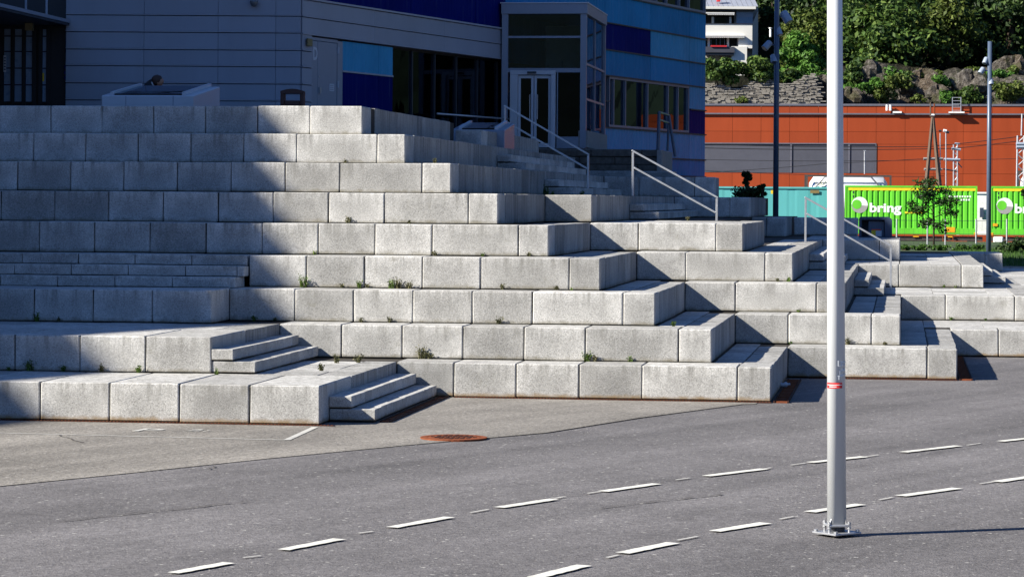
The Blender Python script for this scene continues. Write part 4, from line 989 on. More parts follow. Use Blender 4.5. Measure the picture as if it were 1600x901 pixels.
def letters(c, t0):
    R_ = .45; cz = 2.97; ct = t0 + .82
    m = MB(); m.disc(FC, ct, cz, R_, -.016, 20, -.10, math.pi * .98); m.build('logo_upper', M['bring_white'], c)
    m = MB(); m.disc(FC, ct, cz, R_, -.016, 20, math.pi * .98, 2 * math.pi - .10); m.build('logo_lower', M['bring_grey'], c)
    m = MB(); m.disc(FC, ct - .15, cz + .03, R_ * .58, -.012, 24); m.build('logo_centre', M['green_c'], c)
    o = text_mesh('lettering', 'bring', 1.0, M['bring_white'], c, .002, .035); fit(o, 1.74, .68); onface(o, FC, t0 + 1.37, 2.41, -.0165)
    m = MB()
    for i in range(9): m.fbox(FC, t0 + 5.7 + i * .14, t0 + 5.7 + i * .14 + .09, 3.42, 3.52, -.019, -.016)
    for i in range(5): m.fbox(FC, t0 + 6.2 + i * .14, t0 + 6.2 + i * .14 + .09, 3.24, 3.34, -.019, -.016)
    m.build('small_lettering', M['bring_white'], c)['kind'] = 'stuff'
    m = MB(); m.fbox(FC, t0 + .2, t0 + 7.25, 3.78, 3.93, -.019, -.0165); m.build('yellow_band', M['yellow_c'], c)
    m = MB(); m.fbox(FC, t0 + 3.3, t0 + 4.3, 2.52, 2.62, -.019, -.0165); m.build('yellow_print', M['yellow_c'], c)
    m = MB(); m.fbox(FC, t0 + 5.5, t0 + 6.05, 1.50, 1.78, .004, .02); m.build('amber_plate', M['amber'], c)
    for zz in (3.6, 3.36):
        m = MB(); m.fbox(FC, t0 + .44, t0 + .52, zz, zz + .14, -.019, -.016); m.build('code_mark', M['dark'], c)
u0c, u1c = -3.06, 4.19
c1 = container('bright green container with bring lettering, between the two pale poles', u0c, u1c, zc0, zc1, VC, M['green_c'], group=cg); letters(c1, u0c)
c2 = container('second green container with bring lettering, cut by the right frame edge', 4.90, 12.2, zc0, zc1, VC, M['green_c'], group=cg); letters(c2, 4.86)
m = MB(); m.fbox(FC, 5.05, 5.3, 1.85, 2.0, .002, .03); m.build('amber_plate', M['amber'], c2)
c3 = container('faded teal container behind the floodlight column at the left of the train', -10.6, -3.2, zc0 - .1, 3.95, VC + .6, M['teal_c'], ribs=1.2, band_=False, rd=.012)
FC3 = Frame((0, VC + .6), (1, 0), (0, -1))
o = fb('name_plate', FC3, *(lambda a, b: (a[0], b[0], b[1], a[1]))(atv(1266, 297, VC + .6), atv(1280, 302, VC + .6)), .002, .02, 'lampbox', c3)
a_ = atv(1206, 300, VC + .6); fb('yellow_mark', FC3, a_[0] - .05, a_[0] + .08, a_[1] - .1, a_[1] + .1, .002, .02, 'yellow_s', c3)
# white container standing between the green ones on the far track
cw2 = container('plain white container seen in the gap between the green containers', 3.2, 8.0, 1.3, 3.75, VC + 6.0, M['white_c'], ribs=5, band_=False, rd=0.004)
fb('dark_vent', Frame((0, VC + 6.0), (1, 0), (0, -1)), 4.5, 4.72, 2.3, 2.85, .002, .03, 'blue_box', cw2)
def tank(label, u0, u1, z0, z1, v, lettering=None):
    t = thing('tank_container', label, 'tank container', 'white tank containers on the far track')
    r_ = (z1 - z0) / 2 - .1; cz = (z0 + z1) / 2; cy = v + 1.25
    m = MB(); m.tube([(u0 + .25, cy, cz), (u0 + .5, cy, cz), (u1 - .5, cy, cz), (u1 - .25, cy, cz)], [r_ * .7, r_, r_, r_ * .7], 28); m.build('tank', M['white_c'], t, True)
    m = MB()
    for uu in (u0, u1 - .12):
        for vv_ in (v, v + 2.38): m.box(uu, uu + .12, vv_, vv_ + .12, z0, z1)
    m.box(u0 + .12, u1 - .12, v, v + .1, z1 - .1, z1); m.box(u0 + .12, u1 - .12, v, v + .1, z0, z0 + .1); m.box(u0 + .12, u1 - .12, v + 2.4, v + 2.5, z1 - .1, z1)
    m.build('frame', M['steel_dark'], t)
    for s_ in (0, 1):
        m = MB(); x0 = u0 + .12 if s_ == 0 else u1 - .12; d = 1.1 if s_ == 0 else -1.1
        m.tube([(x0, v + .04, z0 + 1.3), (x0 + d, v + .04, z1 - .1)], .05, 6); m.build('brace', M['grey_trim'], t)
    m = MB(); m.box(u0 + 1.2, u1 - 1.2, cy - .3, cy + .3, z1 - .13, z1 - .05); m.build('walkway', M['grey_trim'], t)
    if lettering:
        Ft = Frame((0, cy - r_ - .02), (1, 0), (0, -1)); o = text_mesh('lettering', lettering, .62, M['olive_ink'], t, .002, .0); onface(o, Frame((0, cy - 1.02), (1, 0), (0, -1)), u0 + .62, 4.13, .0, .7, .62)
        m = MB(); m.fbox(Frame((0, cy - 1.06), (1, 0), (0, -1)), u0 + .75, u0 + .9, 3.98, 4.07, -.01, .0); m.fbox(Frame((0, cy - 1.06), (1, 0), (0, -1)), u0 + 1.0, u0 + 1.25, 3.97, 4.06, -.01, .0); m.build('print', M['teal_c'], t)
ta = atv(1257, 273, 168); tb = atv(1393, 273, 168)
tank('white tank container with faded GEM lettering above the teal container', ta[0], tb[0], 2.1, ta[1], 168, 'GEM')
ta = atv(1590, 268, 168); tank('white tank container cut by the right frame edge', ta[0], ta[0] + 6, 2.1, ta[1] + .05, 168)
# flat wagons
def wagon(label, u0, u1, v):
    w = thing('flat_wagon', label, 'rail wagon', 'flat wagons carrying the containers')
    m = MB(); m.box(u0, u1, v + .15, v + 2.3, 1.02, 1.24); m.build('deck', M['steel_dark'], w)
    m = MB(); m.hexa([(u0 + 2.6, v + .3, .72), (u1 - 2.6, v + .3, .72), (u1 - 2.6, v + .42, .72), (u0 + 2.6, v + .42, .72), (u0 + 1.6, v + .3, 1.019), (u1 - 1.6, v + .3, 1.019), (u1 - 1.6, v + .42, 1.019), (u0 + 1.6, v + .42, 1.019)]); m.build('side_sill', M['conc_light'], w)
    x = u0 + .3
    while x < u1: 
        m = MB(); m.box(x, x + .32, v + .06, v + .2, 1.22, 1.33); m.build('twist_lock', M['amber'], w); x += 1.9
    for c_ in (u0 + 1.4, u1 - 1.4):
        bg = MB(); bg.box(c_ - 1.1, c_ + 1.1, v + .34, v + .46, .46, .72); bo = bg.build('bogie', M['steel_dark'], w)
        for wx in (-.8, .8):
            m = MB(); m.tube([(c_ + wx, v + .36, .66), (c_ + wx, v + .46, .66)], .42, 20); m.build('wheel', M['rust_dark'], bo)
    for lx in (u1 - 2.2,):
        m = MB()
        for dx in (0, .55): m.box(lx + dx, lx + dx + .05, v, v + .05, .45, 1.3)
        for zz in (.5, .75, 1.0): m.box(lx + .05, lx + .55, v, v + .04, zz, zz + .05)
        m.build('ladder', M['rust'], w)
    return w
wagon('flat rail wagon under the green container between the poles', -3.4, 4.5, VC)
wagon('flat rail wagon under the green container at the right edge', 4.75, 12.6, VC)
wagon('flat rail wagon under the faded teal container', -11, -3.6, VC)
bw = thing('relay_cabinet', 'small white relay cabinet beside the right floodlight column by the track', 'cabinet')
a_ = atv(1560, 378, 150); m = MB(); m.box(a_[0] - .22, a_[0] + .22, 150, 150.4, .0, a_[1] - .15); m.build('body', M['white_c'], bw, bevel=.03); m = MB(); m.box(a_[0] - .26, a_[0] + .26, 149.95, 150.45, a_[1] - .12, a_[1] + .28); m.build('hood', M['white_c'], bw, bevel=.06)
# railway fence
fc = thing('mesh_fence', 'thin grey post and wire mesh fence in front of the train', 'fence')
xs = [1400, 1449, 1477 + 0, 1525, 1573, 1620]
fv = 138.0
for px in (1353, 1401, 1449, 1477, 1525, 1573, 1625):
    a_ = atv(px, 390, fv); b_ = atv(px, 342, fv); m = MB(); m.tube([(a_[0], fv, 0), (a_[0], fv, b_[1])], .045, 6); m.build('post', M['galv'], fc)
m = MB()
u0_, u1_ = atv(1300, 390, fv)[0], atv(1640, 390, fv)[0]
for zz in (2.25, 1.6, .9, .25): m.tube([(u0_, fv, zz), (u1_, fv, zz)], .010, 4)
x = u0_
while x < u1_: m.tube([(x, fv, .1), (x, fv, 2.25)], .004, 3); x += .22
o = m.build('mesh', M['dark'], fc); o['kind'] = 'stuff'
# ------------------------------------------------------------------ orange warehouse
VW = 195.0
FW = Frame((0, VW), (1, 0), (0, -1))
wh = thing('warehouse', 'long orange panelled warehouse with a slate grey lower band', 'building')
m = MB(); m.box(-30, 63.8, VW + .1, VW + 9, 0, 9.55); m.build('wall_core', M['dark'], wh)
zrow = [0.0, 1.6, 3.3, 5.12, 7.13, 8.0, 9.20, 9.78]
step = 1.985; tx0 = -13.61 - 8 * step
zones = [(0, 1), (1, 2), (2, 3), (3, 4), (4, 5), (5, 6), (6, 7)]
gx0, gx1 = -22.0, atv(1368, 240, VW)[0]
for a_, b_ in zones:
    for i in range(23):
        t0 = tx0 + i * step; t1 = t0 + step; z0, z1 = zrow[a_], zrow[b_]
        if (a_ == 3) and t1 < gx1 + .3: continue
        if t1 < -17.5 or t0 > 11.5: continue
        fb('wall_panel', FW, t0 + .009, t1 - .009, z0 + .009, z1 - .009, 0, .06 if z0 < 9 else -.5 + .56, 'orange', wh)
for a_, b_ in zones:
    for t0 in (11.9, 38): fb('wall_panel', FW, t0, t0 + 25.9, zrow[a_] + .01, zrow[b_] - .01, 0, .06, 'orange', wh)
for t0, t1 in ((-18, -13.9), (-13.9, -7.6), (-7.55, -3.6), (-3.55, gx1)):
    fb('grey_panel', FW, t0 + .02, t1 - .02, 5.13, 7.12, 0, .03, 'slate_panel', wh); fb('grey_post', FW, t0 - .06, t0 + .06, 5.13, 7.12, .0, .09, 'grey_trim', wh)
fb('string_course', FW, -30, 34, 9.17, 9.27, 0, .22, 'grey_trim', wh); fb('coping', FW, -30, 34, 9.78, 9.92, -.4, .12, 'grey_trim', wh)
fb('band_trim', FW, -30, gx1 + .05, 7.121, 7.2, 0, .11, 'grey_trim', wh); fb('band_trim', FW, gx1, gx1 + .06, 5.13, 7.12, 0, .11, 'grey_trim', wh)
m = MB(); m.box(-30, 34, VW + .4, VW + 9, 9.56, 9.7); m.build('roof', M['grey_trim'], wh)
fb('ledge', FW, *(lambda a, b: (a[0], b[0]))(atv(1395, 174, VW), atv(1409, 174, VW)), 9.28, 9.40, .0, .35, 'white_c', wh)
a_ = atv(1386, 168, VW)
for dx in (0, .24):
    m = MB(); m.tube([(a_[0] + dx, VW - .3, 9.45), (a_[0] + dx, VW - .3, 9.85)], .09, 10); m.build('vent_pipe', M['white_c'], wh)
ld = thing('roof_ladder', 'grey roof access ladder standing above the warehouse coping', 'ladder')
a_ = atv(1488, 150, VW); b_ = atv(1501, 175, VW); m = MB()
for uu in (a_[0], b_[0]): m.box(uu - .03, uu + .03, VW - .45, VW - .39, 9.3, a_[1] - .1)
m.build('stile', M['galv'], ld); 
for i in range(5):
    m = MB(); m.box(a_[0] + .03, b_[0] - .03, VW - .44, VW - .40, 9.45 + i * .22, 9.49 + i * .22); m.build('rung', M['galv'], ld)
m = MB(); m.box(a_[0] - .25, b_[0] + .25, VW - .6, VW - .2, 9.28, 9.38); m.build('foot_plate', M['white_c'], ld)
# catenary structures and wires
def mast(label, parts, name='signal_mast', cat='mast'):
    t = thing(name, label, cat)
    for nm, mt, pts, r_ in parts:
        m = MB(); m.tube(pts, r_, 6); m.build(nm, M[mt], t)
    return t
YM = 172
def P(px, py, Y=YM): return Vector(atY(px, py, Y))
mast('wooden A-frame railway pole with two pale crossbars by the orange wall', [
    ('leg', 'wood_pole', [P(1457, 183), P(1447, 292)], [.10, .16]), ('leg', 'wood_pole', [P(1458, 183), P(1468, 292)], [.10, .18]),
    ('crossbar', 'conc_light', [P(1443, 248), P(1473, 248)], .09), ('crossbar', 'conc_light', [P(1444, 264.5), P(1472, 264.5)], .09),
    ('cap', 'white_c', [P(1455, 180), P(1460, 180)], .08), ('upright', 'wood_pole', [P(1454, 160), P(1454, 182)], .05), ('upright', 'rust', [P(1460, 162), P(1460, 182)], .05)], 'wooden_pole', 'pole')
parts = []
for dx in (-3, 3): parts.append(('leg', 'galv', [P(1493 + dx, 225, 176), P(1493 + dx, 292, 176)], .05))
for i in range(8):
    y0, y1 = 228 + i * 8, 236 + i * 8; parts.append(('lattice', 'galv', [P(1490 + (0 if i % 2 else 6), y0, 176), P(1490 + (6 if i % 2 else 0), y1, 176)], .03))
parts += [('arm', 'lamp_head', [P(1487, 232, 176), P(1501, 234, 176)], .09), ('arm', 'lamp_head', [P(1475, 249, 176), P(1500, 250, 176)], .10), ('arm', 'dark', [P(1474, 264, 176), P(1497, 268, 176)], .05), ('arm', 'lamp_head', [P(1492, 224, 176), P(1500, 225, 176)], .06), ('strut', 'dark', [P(1496, 254, 176), P(1503, 262, 176)], .04)]
mast('grey lattice mast with platforms right of the wooden A-frame', parts, 'lattice_mast')
mast('slim lamp mast with a small double lamp head before the orange wall', [('shaft', 'galv', [P(1478, 206), P(1478, 292)], .04), ('head', 'white_c', [P(1474, 204), P(1479, 205)], .10), ('head', 'dark', [P(1478, 206), P(1483, 207)], .09), ('shaft', 'galv', [P(1469, 208), P(1469, 292)], .035), ('head', 'dark', [P(1467, 204.5), P(1471, 204.5)], .06)], 'lamp_mast')
parts = [('tip', 'galv', [P(1597, 178, 165), P(1596, 212, 165)], .05)]
for dx in (-5, 5): parts.append(('leg', 'galv', [P(1595 + dx, 212, 165), P(1594 + dx * 1.1, 295, 165)], .06))
for i in range(9):
    y0 = 214 + i * 9; parts.append(('lattice', 'galv', [P(1590 + (0 if i % 2 else 10), y0, 165), P(1590 + (10 if i % 2 else 0), y0 + 9, 165)], .035))
for y in (225, 230): parts.append(('ring', 'lamp_head', [P(1588, y, 165), P(1603, y, 165)], .12))
mast('grey lattice mast at the right frame edge above the second green container', parts, 'lattice_mast')
mast('thin grey rod in front of the slate grey warehouse band', [('shaft', 'galv', [P(1351, 236, 180), P(1351, 272, 180)], .05), ('tip', 'galv', [P(1349, 236, 180), P(1353, 236, 180)], .05)], 'rod_mast')
def wire(label, pts, r_=.022):
    m = MB(); q = []
    for i in range(len(pts) - 1):
        a_, b_ = P(*pts[i]), P(*pts[i + 1]); sag = (b_ - a_).length * .006
        for k in range(8): t = k / 8; q.append(a_ * (1 - t) + b_ * t - Vector((0, 0, sag * 4 * t * (1 - t))))
    q.append(P(*pts[-1])); m.tube(q, r_, 4); return tag(m.build('overhead_wire', M['wire']), label, 'wire', 'overhead railway wires before the warehouse')
wire('overhead wire, topmost of those crossing the orange warehouse', [(1090, 225), (1455, 229), (1610, 211)])
wire('overhead wire, second from the top across the orange warehouse', [(1090, 231), (1490, 232), (1610, 218)])
wire('overhead wire running level just above the slate band foot', [(1090, 249), (1450, 250), (1610, 247)], .014)
wire('overhead wire rising from the left across the slate grey band', [(1090, 270), (1300, 255), (1470, 246)], .014)
wire('lowest overhead wire near the tank container top', [(1090, 266), (1420, 276), (1475, 275)], .014)
# ------------------------------------------------------------------ hill
def hill_z(u, v):
    t = (v - 204) / 10.0
    if t < 0: base = 8.6
    elif t < 1: base = 8.6 + 4.6 * (t * t * (3 - 2 * t))
    elif v < 250: base = 13.2 + (v - 214) * .06
    else: base = 15.36 + (v - 250) * .5
    return base - (1.6 if u < -6 else 0) * min(1, max(0, (-6 - u) / 4)) * min(1, max(0, (v - 206) / 6))
def fbm(u, v, s=0):
    a = 0
    for k, (f, am) in enumerate(((.11, 1.0), (.27, .6), (.63, .38), (1.4, .2), (3.1, .1))):
        a += am * math.sin(u * f * 1.7 + s + 2.1 * k + 1.3 * math.sin(v * f * 1.3 + k)) * math.cos(v * f * 1.9 + 1.7 * k + 1.1 * math.sin(u * f * 1.1 + s))
    return a
m = MB(); nu, nv = 400, 110
for j in range(nv + 1):
    v = 203 + (j / nv) ** 1.8 * 200
    for i in range(nu + 1):
        u = -55 + 100 * i / nu
        amp = .75 if v < 216 else .6
        m.v.append((u, v + (fbm(u, v, 3) * .8 if v < 218 else 0), hill_z(u, v) + .10 * fbm(u * 4.3, v * 4.1, 1) + fbm(u, v) * amp * (.35 + .65 * min(1, max(0, (v - 204) / 6)))))
for j in range(nv):
    for i in range(nu): a_ = j * (nu + 1) + i; m.f.append((a_, a_ + 1, a_ + nu + 2, a_ + nu + 1))
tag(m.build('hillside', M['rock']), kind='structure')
M['forest'] = plain('unseen_forest', (.016, .024, .014), .95, 0, .5, .12, .1)
m = MB(); n = 96; prof = ((430, 0, -3), (470, 14, 0), (540, 44, 1), (640, 80, 1), (760, 95, 1))
for r_, h_, k_ in prof:
    for i in range(n):
        a_ = 2 * math.pi * i / n; q_ = 1 + .18 * math.sin(3 * a_ + 1) + .12 * math.sin(7 * a_ + 2) + .06 * math.sin(17 * a_ + r_)
        m.v.append((r_ * math.cos(a_), 60 + r_ * math.sin(a_), h_ * q_ + k_))
for j in range(len(prof) - 1):
    for i in range(n): m.f.append((j * n + i, j * n + (i + 1) % n, (j + 1) * n + (i + 1) % n, (j + 1) * n + i))
tag(m.build('added_hill_ring', M['forest'], None, True), kind='structure')  # unseen hill ring, added to darken window reflections and horizon light
m = MB(); nu, nv = 120, 24
for j in range(nv + 1):
    for i in range(nu + 1):
        u, v = 44.9 + 230 * i / nu, 203 + 160 * j / nv; m.v.append((u, v, hill_z(u, 203 + (v - 203) * 2.2) + fbm(u, v) * 1.8 + (1.5 * math.sin(u * 2.1) * math.sin(v * 1.7))))
for j in range(nv):
    for i in range(nu): a_ = j * (nu + 1) + i; m.f.append((a_, a_ + 1, a_ + nu + 2, a_ + nu + 1))
tag(m.build('wooded_slope', M['forest']), kind='structure')
# dry-stone slate wall at the left of the hill
sw = thing('dry_stone_wall', 'layered dry-stone slate wall above the warehouse below the leafy hedge', 'stone wall')
m = MB(); z = 9.6; rr = random.Random(3)
ua_, ub_ = atY(1085, 150, 204)[0], atY(1285, 150, 204)[0]
lev = 0
while z < 12.6:
    h = rr.uniform(.05, .11); u = ua_ + rr.uniform(-.4, 0); lim = ub_ - max(0, (z - 9.6)) * .2
    while u < lim:
        w = rr.uniform(.18, .6)
        if z > 11.3 + .9 * (u - ua_) / (ub_ - ua_) + .3 * math.sin(u * 1.7): u += w; continue
        y = 202.3 + (z - 9.6) * .45 + rr.uniform(-.16, .1) + (u - ua_) * .06
        m.box(u, u + w - .03, y, y + .8, z, z + h - .018); u += w
    z += h
o = m.build('stone', M['slate'], sw); o['kind'] = 'stuff'
bmc = MB(); bmc.hexa([(ua_, 202.7, 9.4), (ub_, 204, 9.4), (ub_, 206, 9.4), (ua_, 206, 9.4), (ua_, 203.6, 11.2), (ub_, 205.0, 12.0), (ub_, 207, 12.0), (ua_, 207, 11.2)]); bmc.build('core', M['fill'], sw)
# rocks
def rock(label, px, py, Y, r):
    p = Vector(atY(px, py, Y)); m = MB(); rr = random.Random(px); n, mm = 14, 9
    ph0 = rr.uniform(0, 6)
    for i in range(mm + 1):
        ph = math.pi * i / mm
        for j in range(n):
            a = 2 * math.pi * j / n; k = 1 + .25 * math.sin(3 * a + ph0 + 2 * ph) + .12 * math.sin(7 * a + 5 * ph) + rr.uniform(-.08, .08)
            m.v.append((p.x + r * 1.2 * k * math.sin(ph) * math.cos(a), p.y + r * .8 * k * math.sin(ph) * math.sin(a), p.z + r * k * math.cos(ph)))
    for i in range(mm):
        for j in range(n): m.f.append((i * n + j, i * n + (j + 1) % n, (i + 1) * n + (j + 1) % n, (i + 1) * n + j))
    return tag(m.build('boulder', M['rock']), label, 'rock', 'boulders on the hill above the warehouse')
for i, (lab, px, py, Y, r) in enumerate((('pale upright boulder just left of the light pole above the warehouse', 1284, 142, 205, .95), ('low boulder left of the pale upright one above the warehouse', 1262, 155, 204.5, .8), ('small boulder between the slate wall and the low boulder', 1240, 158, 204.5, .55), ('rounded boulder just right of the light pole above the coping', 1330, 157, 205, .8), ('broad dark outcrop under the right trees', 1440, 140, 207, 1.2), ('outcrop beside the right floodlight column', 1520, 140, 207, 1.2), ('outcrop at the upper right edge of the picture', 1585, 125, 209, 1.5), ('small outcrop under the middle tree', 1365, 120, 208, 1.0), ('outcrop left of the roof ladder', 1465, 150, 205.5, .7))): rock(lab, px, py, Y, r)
# ------------------------------------------------------------------ foliage
def leaf_cloud(cs, rs, n, size, seed, shell=.55):
    """leaf quads scattered in lumps: cs lump centres, rs lump radii"""
    g = np.random.default_rng(seed); k = len(cs); idx = g.integers(0, k, n)
    d = g.normal(size=(n, 3)); d /= np.linalg.norm(d, axis=1)[:, None]
    rad = (shell + (1 - shell) * g.random(n) ** .6)[:, None]
    c = np.array(cs)[idx] + d * rad * np.array(rs)[idx]
    nrm = d * .8 + g.normal(size=(n, 3)) * .55 + np.array([0, 0, .35]); nrm /= np.linalg.norm(nrm, axis=1)[:, None]
    a = np.cross(nrm, g.normal(size=(n, 3))); a /= np.linalg.norm(a, axis=1)[:, None] + 1e-9; b = np.cross(nrm, a)
    s = (size * (.55 + .9 * g.random(n)))[:, None]
    P_ = np.stack([c - a * s, c - b * s * .5 + nrm * s * .12, c + a * s, c + b * s * .5 + nrm * s * .12], 1).reshape(-1, 3)
    return P_, np.arange(4 * n).reshape(-1, 4)
def foliage_obj(name, mat, parent, cs, rs, n, size, seed, shell=.55):
    P_, F_ = leaf_cloud(cs, rs, n, size, seed, shell)
    me = bpy.data.meshes.new(name); me.vertices.add(len(P_)); me.vertices.foreach_set('co', P_.ravel())
    me.loops.add(F_.size); me.loops.foreach_set('vertex_index', F_.ravel()); me.polygons.add(len(F_))
    me.polygons.foreach_set('loop_start', np.arange(0, F_.size, 4)); me.update(calc_edges=True)
    return link(name, me, mat, parent)
def tree(label, px, py, Y, zb, rx, rz, mat, n, size, seed, name='broadleaf_tree', lumps=26, group='trees on the hillside', tall=False):
    p = Vector(atY(px, py, Y)); t = thing(name, label, 'tree', group); g = np.random.default_rng(seed)
    cs, rs = [], []
    for i in range(lumps):
        d = g.normal(size=3); d /= np.linalg.norm(d); q = g.random() ** .45
        zf = d[2] * q
        wx = rx * (1 - .55 * max(0, zf)) if not tall else rx * (.95 - .6 * (zf * .5 + .5))
        cs.append((p.x + d[0] * q * wx * .8, p.y + d[1] * q * wx * .7, p.z + zf * rz * .85)); r0 = (.17 + .2 * g.random()) * min(rx, rz); rs.append((r0 * 1.2, r0, r0 * .85))
    foliage_obj('crown', mat, t, cs, rs, n, size, seed)
    m = MB(); tr = .05 * rx + .08
    base = Vector((p.x + .2, p.y, zb)); top = Vector((p.x, p.y, p.z + rz * .3))
    m.tube([base, base * .5 + top * .5 + Vector((.15, 0, 0)), top], [tr, tr * .75, tr * .3], 9)
    for i in range(7):
        c_ = Vector(cs[i * 3 % lumps]); s_ = base.lerp(top, .35 + .09 * i); m.tube([s_, s_.lerp(c_, .55) + Vector((0, 0, .2)), c_], [tr * .4, tr * .25, tr * .1], 6)
    m.build('trunk', M['bark'], t, True); return t
TR = [('large dark broadleaf tree just right of the light pole', 1350, 50, 222, 12, 5.0, 5.2, 'leaf', 5200, .24),
      ('sunlit green tree right of the first dark tree at the top', 1395, 75, 219, 12, 4.4, 4.2, 'leaf', 4600, .22),
      ('dark broadleaf tree in the middle of the right hillside', 1450, 30, 226, 14, 5.2, 5.0, 'leaf_dark', 4800, .24),
      ('olive tree with a pale lit side above the roof ladder', 1478, 40, 221, 14, 3.0, 3.6, 'leaf_yellow', 2600, .21),
      ('deep shaded tree left of the right floodlight column', 1520, 55, 229, 15, 5.0, 4.8, 'leaf_dark', 4200, .24),
      ('dark tree at the top right corner of the picture', 1575, 30, 226, 15, 4.8, 5.0, 'leaf_dark', 4400, .24),
      ('tree behind the light pole rising out of the picture', 1300, 20, 232, 16, 5.0, 5.6, 'leaf_dark', 4400, .24),
      ('olive green leafy tree left of the light pole', 1262, 60, 222, 12, 3.2, 3.6, 'leaf_yellow', 3200, .21),
      ('bright green bushy tree below the olive one', 1250, 92, 214, 11, 3.0, 2.2, 'leaf_bright', 3200, .19),
      ('dark tree behind the white apartment house', 1240, 15, 262, 20, 4.8, 6, 'leaf_dark', 3800, .28),
      ('dark tree high up behind the first right tree', 1400, -10, 246, 22, 6, 6, 'leaf_dark', 4200, .3),
      ('dark tree high up in the middle behind the others', 1490, -15, 250, 24, 6, 6.5, 'leaf_dark', 4200, .3),
      ('dark tree high up at the far right behind the others', 1590, -10, 248, 24, 6.5, 6.5, 'leaf_dark', 4200, .3)]
for i, (lab, px, py, Y, zb, rx, rz, mt, n, sz) in enumerate(TR): tree(lab, px, py, Y, zb, rx, rz, M[mt], n, sz, 100 + i)
for i, (lab, px, py, Y, rx, rz) in enumerate((('slender dark conifer beside the white apartment house', 1206, 40, 258, 2.0, 7), ('second slender conifer behind the left floodlight column', 1228, 30, 262, 2.2, 8))):
    tree(lab, px, py, Y, 14, rx, rz, M['leaf_dark'], 3200, .2, 200 + i, 'conifer_tree', 34, 'trees on the hillside', True)
def bush(label, px, py, Y, rx, rz, mat, n, size, seed, name='shrub', group='shrubs on the hillside', lumps=14):
    p = Vector(atY(px, py, Y)); t = thing(name, label, 'shrub', group); g = np.random.default_rng(seed); cs, rs = [], []
    for i in range(lumps):
        d = g.normal(size=3); d /= np.linalg.norm(d); q = g.random() ** .5
        cs.append((p.x + d[0] * q * rx * .8, p.y + d[1] * q * min(rx, 1.6) * .7, p.z + d[2] * q * rz * .75)); r0 = (.3 + .2 * g.random()) * min(rx, rz); rs.append((r0 * 1.3, r0, r0 * .9))
    foliage_obj('foliage', mat, t, cs, rs, n, size, seed)
    m = MB()
    for i in range(4): m.tube([(p.x + (i - 1.5) * rx * .2, p.y, p.z - rz * 1.1), Vector(cs[i])], [.05, .02], 5)
    m.build('stem', M['bark'], t); return t
BU = [('wide leafy hedge shrub below the white apartment house', 1130, 110, 203.2, 2.2, 1.2, 'leaf', 3000, .16), ('leafy hedge shrub between the apartment house and the left floodlight column', 1185, 108, 203.6, 1.9, 1.05, 'leaf', 2600, .16),
      ('green shrub spilling over the slate wall left of the light pole', 1262, 132, 205, 1.1, .7, 'leaf_bright', 1100, .13), ('small green shrub at the foot of the left floodlight column', 1205, 150, 203.3, .9, .55, 'leaf_bright', 800, .12),
      ('dark green shrub right behind the light pole', 1332, 118, 208, 1.3, 1.1, 'leaf', 1300, .15), ('bright green shrub on the rock right of the light pole', 1362, 135, 206, 1.5, .6, 'leaf_bright', 1300, .13),
      ('yellowish shrub on the rock above the white vents', 1400, 132, 206, 1.2, .9, 'leaf_yellow', 1100, .13), ('small green shrub left of the roof ladder', 1478, 150, 204, .7, .6, 'leaf_bright', 650, .11),
      ('yellowish shrub right of the right floodlight column', 1575, 143, 204.5, 1.3, .9, 'leaf_yellow', 1100, .13), ('low shrub above the coping between vents and ladder', 1435, 155, 203.8, .7, .4, 'leaf_yellow', 500, .1),
      ('low grey green tuft at the foot of the slate wall', 1160, 158, 202.2, .6, .4, 'leaf_yellow', 400, .1), ('low bright shrub under the left trees at the slate wall top', 1232, 118, 206, 1.3, .8, 'leaf', 1200, .14)]
for i, (lab, px, py, Y, rx, rz, mt, n, sz) in enumerate(BU): bush(lab, px, py, Y, rx, rz, M[mt], n, sz, 300 + i)
g_ = random.Random(77)
WHERE = ['right beside the light pole', 'under the first right tree', 'left of the white vents', 'above the white vents', 'between vents and wooden pole', 'above the wooden pole', 'left of the roof ladder foot', 'right of the roof ladder', 'left of the right floodlight column', 'right of the right floodlight column', 'near the right picture edge', 'at the right picture edge', 'left of the light pole on the crag', 'between floodlight column and light pole', 'at the top of the slate wall', 'under the bright bushy tree']
PXY = [(1328, 140), (1345, 112), (1378, 148), (1388, 118), (1418, 128), (1448, 122), (1468, 132), (1508, 150), (1526, 122), (1560, 118), (1582, 150), (1600, 112), (1288, 118), (1240, 138), (1218, 128), (1262, 112)]
for i, ((px, py), wh_) in enumerate(zip(PXY, WHERE)):
    bush('low ' + ['bright green', 'mid green', 'olive green'][i % 3] + ' shrub on the crag ' + wh_, px, py, 204.6 + (165 - py) * .07, g_.uniform(1.0, 1.9), g_.uniform(.55, .95), M[['leaf_bright', 'leaf', 'leaf_yellow'][i % 3]], 1500, .12, 500 + i)
# dark shrub by the shaded blocks
bush('very dark shrub behind the shaded granite blocks in the middle', 1166, 308, 96, .56, .42, M['leaf_near'], 3000, .05, 401, 'shrub', None, 26)
t = bush('dark upright shrub tip rising above the shaded blocks', 1167, 278, 97, .15, .5, M['leaf_near'], 1000, .05, 402, 'shrub', None, 16)
bush('dark small shrub at the right end of the shaded blocks', 1190, 298, 95, .18, .4, M['leaf_near'], 900, .05, 403, 'shrub', None, 8)
